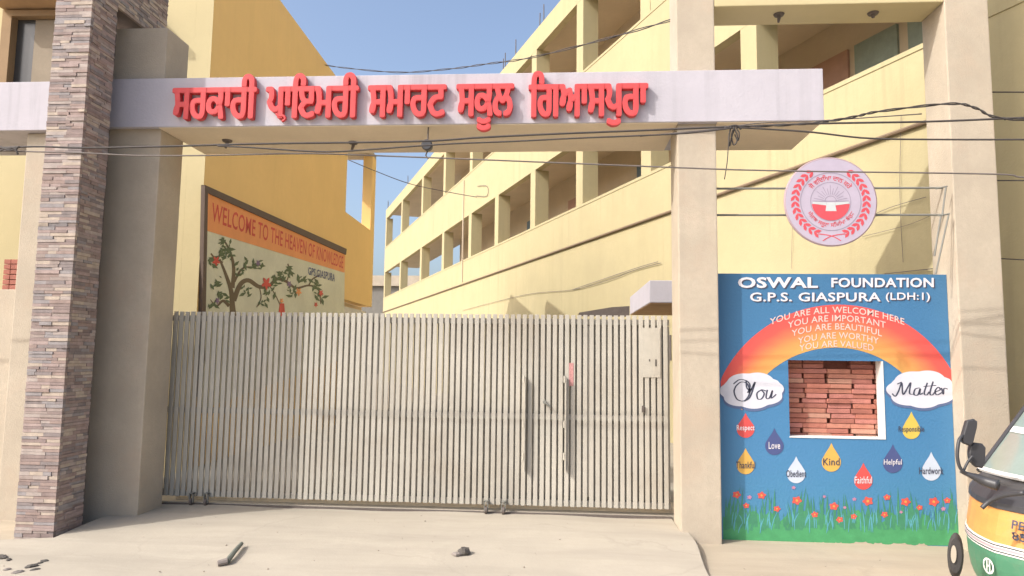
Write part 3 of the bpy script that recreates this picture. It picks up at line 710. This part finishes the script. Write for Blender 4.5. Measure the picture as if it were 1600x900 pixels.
MB().box((-1.5, YE+.003, zb-.15), (-.31, YG2+.0, zb)).build('balcony_slab', SOFFIT, lb)
pz = lpt(586, 246).z
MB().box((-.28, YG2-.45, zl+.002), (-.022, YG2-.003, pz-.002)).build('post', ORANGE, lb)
MB().box((-1.6, YE+.004, pz+.0), (-.03, YG2, pz+.12)).build('terrace_roof', PLASTER, lb)
MB().box((-.26, YE+.25, -.3), (-.1, YG2-.3, zb-.152)).build('lower_wall', WHITE, lb)
# painted board on the side wall
bd = [lpt(x, y, .0) for x, y in ((314, 289), (538, 389), (535.6, 426), (317, 359.5))]
def LB(px, py, h=.03): q = lpt(px, py, 0); return (h, q.y, q.z)
FR = mat('dark board frame', (.15, .11, .09), .7, .1, 6); BO = mat('board orange paint', (.88, .36, .14), .6, .06, 3); BG = mat('board pale green paint', (.72, .72, .58), .6, .12, 1.5)
def brd(name, P, h, m, thick=True, mat_parent=None):
    mb = MB(); k = len(P); F = [LB(x, y, h) for x, y in P]
    mb.v += F; mb.f.append(tuple(range(k)));
    if thick:
        mb.v += [(.001, q[1], q[2]) for q in F]
        for i in range(k): j = (i+1) % k; mb.f.append((i, i+k, j+k, j))
    mb.mi = [0]*len(mb.f)
    return mb.build(name, m, mat_parent or lb, fix=thick)
brd('board_panel', [(318, 300), (537, 397), (535, 560), (312, 640)], .03, BG); brd('board_header', [(318, 300), (537, 397), (536, 426), (317, 359.5)], .036, BO)
brd('board_frame', [(314, 289), (538, 389), (537, 398), (318, 301)], .06, FR); brd('board_frame', [(314, 290), (319, 299), (314, 560), (307, 620)], .058, FR)
MRD = mat('board red paint', (.70, .10, .08), .6); MBL = mat('board blue paint', (.12, .15, .30), .6); BRN = mat('board branch brown', (.16, .12, .08), .6, .1, 5); GRN = mat('board leaf green', (.12, .17, .09), .6, .2, 5); PUR = mat('board purple paint', (.25, .17, .30), .6)
def btext(body, x0, x1, t0, t1, b0, b1, m, bold=.02):
    # t0/b0 top & bottom y at x0, t1/b1 at x1 ; mapped perspectively in wall space
    A = LB(x0, t0, 0); B = LB(x1, t1, 0); C_ = LB(x0, b0, 0); D_ = LB(x1, b1, 0)
    fn = lambda u, v: (.038, A[1]+(B[1]-A[1])*u, (C_[2]+(D_[2]-C_[2])*u)*(1-v)+(A[2]+(B[2]-A[2])*u)*v)
    text_on('painted_line', body, fn, m, lb, bold, 0, (0, 0, 1, 1))
btext('WELCOME TO THE HEAVEN OF KNOWLEDGE', 328, 534, 316, 401, 346, 420, MRD, .01)
btext('GPS.GIASPURA', 479, 521, 417, 428, 429, 440, MBL, .01)
BW = lambda x, y, lay: LB(x, y, .031+.001*lay)
def bline(pts, w_, m, name='painted_branch', lay=1):
    mb = MB(); ribbon(mb, pts, w_, lay, BW); mb.build(name, m, lb, fix=False)
bline([(362, 500), (360, 480), (358, 455), (350, 430), (340, 405)], lambda t, d: 11-8*t, BRN); bline([(360, 450), (362, 420), (357, 395), (345, 372)], lambda t, d: 7-5*t, BRN, lay=1.2)
bline([(362, 470), (372, 445), (385, 438), (402, 448), (418, 446), (430, 436), (445, 440), (460, 450), (480, 446), (495, 452), (499, 475)], lambda t, d: 8-6.5*t, BRN, lay=1.4)
bline([(480, 446), (486, 436), (497, 430)], 2.2, BRN, lay=2.0); bline([(445, 440), (450, 425), (447, 412)], 2, BRN, lay=2.1); bline([(402, 448), (405, 465), (398, 480)], 1.6, BRN, lay=2.2); bline([(345, 410), (333, 404), (326, 396)], 2.5, BRN, lay=2.3); bline([(418, 446), (428, 462), (440, 488)], 1.5, BRN, lay=2.4)
bline([(363, 440), (373, 422), (385, 417), (402, 420)], lambda t, d: 4-3*t, BRN, lay=1.6); bline([(355, 478), (345, 470), (335, 478), (325, 468)], lambda t, d: 6-5*t, BRN, lay=1.8)
mb = MB(); random.seed(3)
for i in range(190):
    cx, cy = random.choice([(345, 378), (352, 395), (340, 400), (330, 410), (360, 405), (372, 425), (385, 412), (400, 415), (418, 455), (440, 430), (455, 455), (470, 440), (490, 445), (335, 440), (328, 472), (345, 465), (380, 455), (410, 470), (430, 440), (498, 465), (450, 425), (350, 385)])
    cx += random.uniform(-8, 8); cy += random.uniform(-8, 8); a = random.uniform(0, 6.28); L_ = random.uniform(2.5, 7); k = len(mb.v); c_, s_ = math.cos(a), math.sin(a)
    for q, s in ((-1, 0), (0, .38), (1, 0), (0, -.38)): mb.v.append(BW(cx+L_*(q*c_-s*s_), cy+L_*(q*s_+s*c_), 3+.02*i))
    mb.f.append((k, k+1, k+2, k+3)); mb.mi.append(0)
o = mb.build('painted_leaves', GRN, lb, fix=False); o['kind'] = 'stuff'
for x, y, r, m in ((334, 408, 8, MRD), (413, 443, 10, MRD), (464, 456, 6, BO), (499, 458, 5, MRD), (400, 411, 5, PUR), (449, 444, 5, PUR), (491, 476, 4, MRD), (336, 470, 5, PUR), (437, 470, 4, BO)):
    P = [(x+r*(.75+.3*math.sin(5*a))*math.cos(a)*.8, y+r*1.1*(.75+.3*math.sin(5*a))*math.sin(a)) for a in [2*math.pi*i/20 for i in range(20)]]
    mb = MB(); mb.quad(*[BW(u, v, 6) for u, v in P]); mb.build('painted_blossom', m, lb, fix=False)
mb = MB(); mb.quad(*[BW(u, v, 6.5) for u, v in ((434, 474), (441, 474), (443, 500), (431, 500))]); mb.build('painted_child', MRD, lb, fix=False)
# window of the front wall and sun shade at the far left
wA = at(24, 28, Y=9.49); wB = at(80, 125, Y=9.49)
lx, lz0, lz1 = wA.x, wB.z-.4, wA.z
t = empty('upper_window', (lx, 9.488+(lx+5.08)*math.sin(al), lz0), al, 'upper window with recess shade coloured in and brown surround at the far left', 'window')
hh = lz1-lz0
MB().box((0, -.16, 0), (.14, -.005, hh)).box((.14, -.16, hh-.09), (1.0, -.005, hh)).build('surround', mat('brown surround paint', (.30, .20, .11), .8), t)
MB().box((.14, -.03, 0), (.42, -.006, hh-.09)).build('pane', mat('dark window glass', (.06, .06, .06), .2, spec=.6), t); MB().box((.421, -.05, 0), (1.0, -.006, hh-.10)).build('shutter', mat('shade darkened buff', (.28, .23, .17), .8), t)  # shutter colour darkened and dark pane widened to stand for recess shade
q = at(8, 12, Y=9.2)
tag(box('sun_shade', (q.x-.1, 9.0, q.z+.02), (q.x+2.0, 9.39, q.z+.12), mat('brown shade slab', (.42, .27, .15), .85)), 'thin brown concrete sun shade above the far left window', 'sunshade')
# boundary wall at the far left with a red brick vent
bwz = at(15, 452, Y=7.0).z
t = empty('boundary_wall', (-7.3, 7.0, 0), 0, 'bare grey plaster boundary wall at the far left edge', 'wall')
MB().box((-2, 0, -.3), (1.67, .2, bwz)).build('wall_body', PLASTER, t, bevel=.01)
vz0, vz1 = at(15, 447, Y=7.03).z, at(15, 405, Y=7.03).z; vx0, vx1 = at(3, 420, Y=7.03).x, at(25, 420, Y=7.03).x
bb = empty('brick_pier', ((vx0+vx1)/2, 7.1, bwz), 0, 'small red brick pier standing on the far left boundary wall', 'bricks')
zz = .002; k = 0
while zz+bwz < vz1:
    for c in range(2):
        xa = (-(vx1-vx0)/2)+(c*.5)*(vx1-vx0); MB().box((xa+.002, -.05, zz), (xa+(vx1-vx0)/2-.004, .09, zz+.048)).build('brick', BRICKS[2], bb, bevel=.003)
    zz += .055; k += 1

# far building at the end of the yard
a = at(583, 447, Y=60); b = at(602, 490, Y=60)
t = empty('distant_house', (a.x, 60, 0), 0, 'small grey flat roofed house far behind between the two blocks', 'house')
MB().box((-1, 0, -.3), (4, 6, a.z)).build('wall', mat('grey distant wall', (.20, .19, .17), .9), t); MB().box((-1.2, -.3, a.z+.004), (4.2, 6.2, a.z+.9)).build('roof', PLASTER, t)

# ------------------------------------------------------------------ overhead cables
CY = 5.75
wire([(-700, 240), (-60, 233), (0, 231), (60, 229), (130, 231), (250, 229), (355, 226), (450, 224), (650, 221), (750, 215), (850, 210), (1000, 204), (1145, 198), (1283, 193), (1450, 190), (1600, 184), (1680, 181), (2500, 181)], .0085, 'thick black cable crossing just below the long beam from edge to edge', Y=CY)
wire([(-700, 240), (-60, 236), (0, 236), (127, 239), (213, 243), (312, 243), (475, 240), (580, 243), (740, 249), (1060, 262), (1225, 267), (1551, 272), (1680, 279), (2500, 279)], .0065, 'lowest thin cable crossing the gateway and the upper emblem edge', CABLE2, Y=CY)
wire([(340, 228), (400, 231), (475, 236), (525, 237), (600, 232), (700, 225), (800, 221), (900, 216), (1060, 209), (1145, 200)], .007, 'sagging second cable under the beam ending at the wire knot', Y=CY-.03)
wire([(1150, 199), (1262, 206), (1356, 216), (1480, 218), (1680, 218), (2500, 218)], .0075, 'black cable leaving the wire knot towards the right edge', Y=CY)
wire([(1145, 198), (1215, 196), (1283, 191), (1337, 182), (1375, 174), (1484, 162), (1525, 169), (1562, 184), (1680, 187), (2500, 187)], .006, 'twisted thin cable humping over the right hand pillar', Y=CY, twist=.007)
wire([(1000, 213), (1075, 206), (1131, 200), (1190, 192), (1290, 188), (1440, 178)], .005, 'thin cable just above the wire knot on the beam face', CABLE2, Y=CY+.05)
wire([(496, 99), (530, 105), (620, 113), (700, 108), (760, 100), (830, 90), (950, 60), (1060, 28)], .006, 'twisted black cable sagging through the open sky above the beam', Y=[15.0, 14.0, 12.0, 10.8, 10.0, 9.2, 7.9, 7.1], twist=.010)
wire([(545, 250), (586, 267), (640, 287), (700, 300), (745, 308)], .010, 'thin cable between the yellow building post and the cream block', CABLE2, Y=17.0)
wire([(1549, 144), (1620, 144)], .007, 'short upper cable on the yellow wall at the right edge', Y=7.0)
wire([(1553, 282), (1620, 282)], .007, 'short middle cable on the yellow wall at the right edge', Y=7.0)
wire([(1563, 404), (1620, 407)], .006, 'short lower cable on the yellow wall at the right edge', Y=7.0)
kn = empty('wire_knot', at(1146, 200, Y=CY-.02), 0, 'tangle of black wire hanging below the beam over the mural pillar', 'wires')
base = at(1146, 200, Y=CY-.02)
def kw(pts, r=.006): MB().tube(curve_pts([at(x, y, Y=CY-.02+.01*i) - base for i, (x, y) in enumerate(pts)], 5), r, 6).build('wire_loop', CABLE, kn, smooth=True)
kw([(1142, 198), (1139, 215), (1140, 228), (1143, 215), (1148, 200)]); kw([(1146, 198), (1152, 212), (1151, 222), (1146, 226), (1143, 212), (1147, 200)]); kw([(1140, 205), (1138, 230), (1136, 255), (1132, 280)], .004)
kw([(1132, 200), (1150, 196), (1158, 202)], .008); kw([(1149, 198), (1155, 208), (1153, 220), (1148, 210)], .005)
kl = empty('wire_splice', at(20, 233, Y=CY-.02), 0, 'knotted cable splice over the cream wall at the far left', 'wires'); base = at(20, 233, Y=CY-.02)
for pts in ([(0, 236), (10, 232), (22, 231), (28, 241)], [(0, 229), (12, 233), (26, 230), (24, 236)], [(2, 231), (18, 235), (30, 229)]):
    MB().tube(curve_pts([at(x, y, Y=CY-.03) - base for x, y in pts], 5), .008, 6).build('wire_loop', CABLE, kl, smooth=True)
# poles of the street out of frame carry nothing visible

# ------------------------------------------------------------------ ground debris
def gpt(px, py): 
    q = at(px, py, Z=-.07); return q.x, q.y, ramp_z(q.y)
def rock(px, py, r, label, m, sq=(1.3, .9, .6), name='stone', grp=None):
    x, y, z = gpt(px, py); o = MB().ball((0, 0, 0), r, 9, 6, 0, sq, .18).build(name, m); o.location = (x, y, z+r*sq[2]*.7); o.rotation_euler.z = random.uniform(0, 3)
    return tag(o, label, 'stone', grp)
GRY = mat('grey rubble', (.24, .21, .19), .9, .2, 12, .6); DRK = mat('dark rubble', (.11, .10, .09), .9, .2, 12, .6)
x, y, z = gpt(725, 868)
rk = empty('broken_stone', (x, y, z), 0, 'dark broken stone lump on the ramp below the gate middle', 'stone')
MB().ball((0, 0, .02), .052, 10, 7, 0, (1.0, 1.0, .75), .2).build('lump', DRK, rk); MB().ball((-.055, -.04, .008), .035, 8, 6, 0, (1.2, 1, .5), .2).build('chip', GRY, rk)
x, y, z = gpt(345, 880)
st = empty('broken_pipe_piece', (x, y, z), 0, 'bent grey pipe fragment lying on the ramp at the lower left', 'pipe')
a_, b_ = Vector(gpt(340, 880)), Vector(gpt(355, 878)); c_ = Vector(gpt(377, 857))
o0 = Vector((x, y, z))
MB().tube([a_-o0+Vector((0, 0, .02)), b_-o0+Vector((0, 0, .025))], [.022, .028], 9).build('stub', GRY, st); MB().tube([b_-o0+Vector((0, 0, .025)), (b_+c_)/2-o0+Vector((0, 0, .035)), c_-o0+Vector((0, 0, .03))], [.024, .02, .017], 9).build('shaft', mat('grey green pipe', (.17, .18, .15), .7, .2, 20), st)
for px, py, r, lb_ in ((3, 868, .035, 'dark square edged stone chip at the far left road edge'), (14, 871, .02, 'small flat dark chip beside the far left stone'), (70, 873, .022, 'small jagged chip right of the lower left rubble'), (50, 881, .034, 'largest flat grey rubble piece at the lower left corner'),
                       (56, 886, .025, 'flat chip touching the largest rubble piece in front'), (12, 885, .02, 'small grey chip in front of the far left stone'), (62, 876, .018, 'tiny chip behind the jagged chip at lower left'), (28, 890, .028, 'wide low rubble flake at the bottom left frame edge')):
    rock(px, py, r, lb_, random.choice([GRY, DRK, GRY]), (1.5, 1.0, .45), 'rubble_chip', 'rubble chips on the road at the lower left')

mb = MB()
for i in range(130):
    u = random.random(); x = random.uniform(-5.5, 3.2); y = random.uniform(5.0, 7.2); rr = random.choice([.003, .004, .004, .007])
    if x > 1.0 and y > 6.7: continue
    z = ramp_z(y) if x < 1.1 else -.104
    mb.ball((x, y, z+rr*.3), rr, 5, 4, 0, (1.2, 1, .7), .25)
tag(mb.build('gravel_grit', mat('pale grit', (.32, .28, .23), .9, .2, 12)), kind='stuff')
# ------------------------------------------------------------------ auto rickshaw
tip = at(1507, 800, Y=4.92)
tip.x += .27
ar = empty('auto_rickshaw', (tip.x, tip.y, -.104), R(205), 'green and orange auto rickshaw with black hood entering at the right', 'auto rickshaw')
GRNP = mat('green rickshaw paint', (.07, .22, .13), .5, .14, 5, coat=.15, stain=(.22, .22, .16), stain_amt=.45); ORP = mat('orange rickshaw paint', (.58, .28, .08), .5, .12, 5, coat=.15, stain=(.42, .30, .18), stain_amt=.5)
def halfw(s): 
    s = max(0, s); return .66*(1-math.exp(-(s+.02)/.26))**.75 if s < 1.1 else .65
def ring_at(z, back=2.45, set_=0, infl=0):
    ss = [0, .01, .03, .06, .1, .16, .24, .34, .48, .7, 1.0, 1.6, back]
    L_ = [(-(s+set_), halfw(s)+infl) for s in ss]
    return [(x, -w_, z) for x, w_ in reversed(L_)] + [(x, w_, z) for x, w_ in L_]
def shell(name, zs, m, infl=0, mats=None):
    mb = MB(); rs = []
    for z_, set_ in zs:
        rg = [(a, b, c-.045*(1-min(1, abs(b)/.6)**2)*(c > .4)) for a, b, c in ring_at(z_, set_=set_, infl=infl)]; rs.append([len(mb.v)+i for i in range(len(rg))]); mb.v += rg
    n_ = len(rs[0])
    for a, b in zip(rs, rs[1:]):
        for i in range(n_): j = (i+1) % n_; mb.f.append((a[i], a[j], b[j], b[i])); mb.mi.append(0)
    mb.f.append(tuple(rs[-1])); mb.mi.append(0); mb.f.append(tuple(reversed(rs[0]))); mb.mi.append(0)
    return mb.build(name, m, ar, smooth=False)
shell('lower_body', [(.20, .06), (.26, .03), (.34, .01), (.46, 0), (.535, .0)], GRNP)
shell('orange_band', [(.5355, .0), (.61, .012), (.71, .04), (.772, .065)], ORP, .001)
shell('stripe', [(.495, -.004), (.560, -.004)], WHITE, .004); shell('stripe', [(.505, -.0055), (.512, -.0055)], BLACKP, .0055); shell('stripe', [(.543, -.0055), (.550, -.0055)], BLACKP, .0055); shell('stripe', [(.520, -.0055), (.536, -.0055)], mat('mauve stripe', (.42, .33, .36), .6), .0055)
shell('hood_cover', [(.773, .055), (.81, .06), (.865, .13), (.895, .22)], BLACKP, .012)
# windscreen + frame
zb_, zt_ = .90, 1.56
def scr(y_, z_): t = (z_-zb_)/(zt_-zb_); return (-(.40+.80*t+.2*(abs(y_)/.6)**2), y_, z_)
glass = mat('dusty windscreen glass', (.22, .27, .24), .12, .1, 4, spec=.8)
mb = MB(); k = 9
for i in range(k+1):
    y_ = -.58+1.16*i/k
    mb.v += [scr(y_, zb_), scr(y_, zt_)]
for i in range(k): mb.f.append((2*i, 2*i+2, 2*i+3, 2*i+1)); mb.mi.append(0)
mb.build('windscreen', glass, ar, smooth=True)
for s_ in (-1, 1): MB().tube([scr(s_*.59, zb_-.02), scr(s_*.59, zt_+.02)], .02, 8).build('screen_pillar', BLACKP, ar)
mb = MB(); P = [scr(-.59+1.18*i/12, zb_) for i in range(13)]; mb.tube([(p[0]+.01, p[1], p[2]) for p in P], .02, 6).build('screen_trim', WHITE, ar)
mb = MB()
for i in range(9):
    a = scr(-.56+1.12*i/8, 1.17); b = scr(-.56+1.12*i/8, 1.21); mb.v += [(a[0]+.012, a[1], a[2]), (b[0]+.012, b[1], b[2])]
for i in range(8): mb.f.append((2*i, 2*i+2, 2*i+3, 2*i+1)); mb.mi.append(0)
mb.build('screen_sticker', WHITE, ar, fix=False)
MB().box((-2.4, -.66, 1.60), (-1.45, .66, 1.68)).box((-2.4, -.66, .95), (-2.3, .66, 1.60)).build('canopy', BLACKP, ar, bevel=.03)
MB().box((-2.3, -.6, .45), (-1.5, .6, .62)).box((-2.3, -.6, .62), (-2.1, .6, 1.05)).build('seat', BLACKP, ar, bevel=.03)
# mirrors with their arms: placed at the far front corner (left in view)
def lw(px, py, Y):  # world point -> rickshaw coordinates
    p = at(px, py, Y=Y)
    return (Matrix.Translation((tip.x, tip.y, -.104)) @ Matrix.Rotation(R(205), 4, 'Z')).inverted() @ p
my = 4.98
root = lw(1535, 742, my)
MB().tube(curve_pts([lw(1545, 748, my), lw(1520, 742, my-.02), lw(1503, 735, my-.03), lw(1496, 715, my-.03), lw(1498, 690, my-.02), lw(1504, 680, my)], 5), .011, 8).build('mirror_arm', BLACKP, ar, smooth=True)
MB().tube(curve_pts([lw(1505, 737, my-.01), lw(1512, 722, my), lw(1520, 712, my)], 4), .008, 8).build('mirror_arm', BLACKP, ar, smooth=True)
def mirror(pts, Y, th=.035):
    P = [lw(x, y, Y) for x, y in pts]; nrm = (P[1]-P[0]).cross(P[2]-P[0]).normalized(); mb = MB(); n_ = len(P)
    c = sum(P, Vector())/n_
    mb.v = [tuple(p) for p in P]+[tuple(c+(p-c)*.9+nrm*th) for p in P]+[tuple(c+(p-c)*.9-nrm*.01) for p in P]
    mb.f = [tuple(range(n_, 2*n_)), tuple(reversed(range(2*n_, 3*n_)))]
    for i in range(n_): j = (i+1) % n_; mb.f.append((i, j, n_+j, n_+i)); mb.f.append((i, 2*n_+i, 2*n_+j, j))
    mb.mi = [0]*len(mb.f); mb.build('mirror', BLACKP, ar, bevel=.003)
mirror([(1511, 656), (1521, 654), (1527, 658), (1526, 668), (1520, 693), (1515, 697), (1504, 693), (1502, 687)], my)
mirror([(1516, 696), (1522, 691), (1535, 693), (1540, 699), (1539, 725), (1535, 732), (1524, 730), (1516, 722), (1514, 708)], my+.03)
mb = MB(); mb.tube(curve_pts([lw(1500, 737, my-.02), lw(1520, 744, my-.03), lw(1540, 752, my-.05), lw(1560, 758, my-.10)], 4), [.006, .009, .013, .017, .021, .025, .028, .031, .033, .035, .036, .036, .036], 8).build('cowl_edge', BLACKP, ar, smooth=True)
MB().tube(curve_pts([lw(1534, 794, 4.72), lw(1548, 782, 4.70), lw(1570, 774, 4.62), lw(1600, 770, 4.5)], 4), .014, 8).build('wiper', BLACKP, ar, smooth=True)
# number painted on the orange band and round badge on the nose (near side curve)
def nose_pt(arc, z_, off=.004, fs=1):
    if arc < 0: q = nose_pt(-arc, z_, off); q.y = -q.y; return q
    # arc length along the near side of the plan curve from the tip
    ss = [i*.002 for i in range(0, 700)]; L_ = 0; prev = (0, halfw(0)); pt = prev; L0 = halfw(0)
    rem = arc-L0
    if rem <= 0: y_ = arc; return Vector((off, y_, z_))
    for s in ss[1:]:
        cur = (-s, halfw(s)); d = math.hypot(cur[0]-prev[0], cur[1]-prev[1]); L_ += d
        if L_ >= rem: 
            tx, ty = (cur[0]-prev[0])/d, (cur[1]-prev[1])/d; return Vector((cur[0]-ty*-1*off*1, cur[1]-tx*off, z_))
        prev = cur
    return Vector((prev[0], prev[1]+off, z_))
def slope_set(z_): return .0 if z_ < .61 else (z_-.61)*.30
def ntext(body, a0, a1, z0, z1, m, bold=.01):
    text_on('painted_number', body, lambda u, v: (lambda p: Vector((p.x-slope_set(v)+.012*(v > .61), p.y, p.z)))(nose_pt(u, v, .014)), m, ar, bold, 0, (a0, z0, a1, z1))
ntext('PB10', .03, .20, .635, .69, INK, .02); ntext('8568', .03, .22, .565, .62, INK, .02)
mb = MB()
def nb(u, v): return nose_pt(-.15+u, .35+v, .012)
n_ = 24; k = 0
for i in range(n_+1):
    a = 2*math.pi*i/n_; mb.v += [tuple(nb(.040*math.cos(a), .040*math.sin(a))), tuple(nb(.052*math.cos(a), .052*math.sin(a)))]
for i in range(n_): mb.f.append((2*i, 2*i+1, 2*i+3, 2*i+2)); mb.mi.append(0)
for q in ([(-.02, -.036), (-.008, -.036), (-.004, .036), (-.016, .036)], [(.01, -.036), (.022, -.036), (.018, .036), (.006, .036)], [(-.014, -.006), (.016, -.002), (.016, .008), (-.014, .004)]):
    k = len(mb.v); mb.v += [tuple(nb(*p)) for p in q]; mb.f.append((k, k+1, k+2, k+3)); mb.mi.append(0)
mb.build('round_badge', WHITE, ar, fix=False)
# wheels
def wheel(x, y_, r=.21, w_=.10, rz=0):
    t = bpy.data.objects.new('wheel', None); COL.objects.link(t); t.parent = ar; t.location = (x, y_, r); t.rotation_euler.z = rz
    P = [(r*.80*math.cos(a), 0, r*.80*math.sin(a)) for a in [2*math.pi*i/28 for i in range(28)]]
    MB().tube(P, r*.2, 10, closed=True).build('tyre', RUBBER, t, smooth=True)
    MB().tube([(0, -.03, 0), (0, .03, 0)], r*.62, 20).tube([(0, -.045, 0), (0, .045, 0)], r*.2, 12).build('rim', STEEL, t)
wheel(-.02, -.27, rz=R(12)) if False else wheel(-.36, -.0, .2, rz=R(10))
wheel(-2.0, .55); wheel(-2.0, -.55)
# mudguard bulge with flat pale oval on the far front corner
g0 = lw(1493, 862, 5.02)
P = [lw(1493+13*math.cos(a), 868+36*math.sin(a), 5.02) for a in [2*math.pi*i/24 for i in range(24)]]
c = sum(P, Vector())/24; nr = lw(1493, 868, 4.95)-c
mb = MB(); mb.v = [tuple(p) for p in P]+[tuple(c+(p-c)*.75+nr) for p in P]; n_ = 24
mb.f = [tuple(range(24, 48))]+[(i, (i+1) % 24, 24+(i+1) % 24, 24+i) for i in range(24)]; mb.mi = [0]*25
mg = mb.build('front_mudguard', RUBBER, ar, smooth=False)
mb = MB(); mb.v = [tuple(c+(lw(1490+4.5*math.cos(a), 866+14*math.sin(a), 4.94)-c)) for a in [2*math.pi*i/20 for i in range(20)]]; mb.f = [tuple(range(20))]; mb.mi = [0]
mb.build('pale_oval', mat('pale tan', (.55, .48, .38), .6), ar, fix=False)
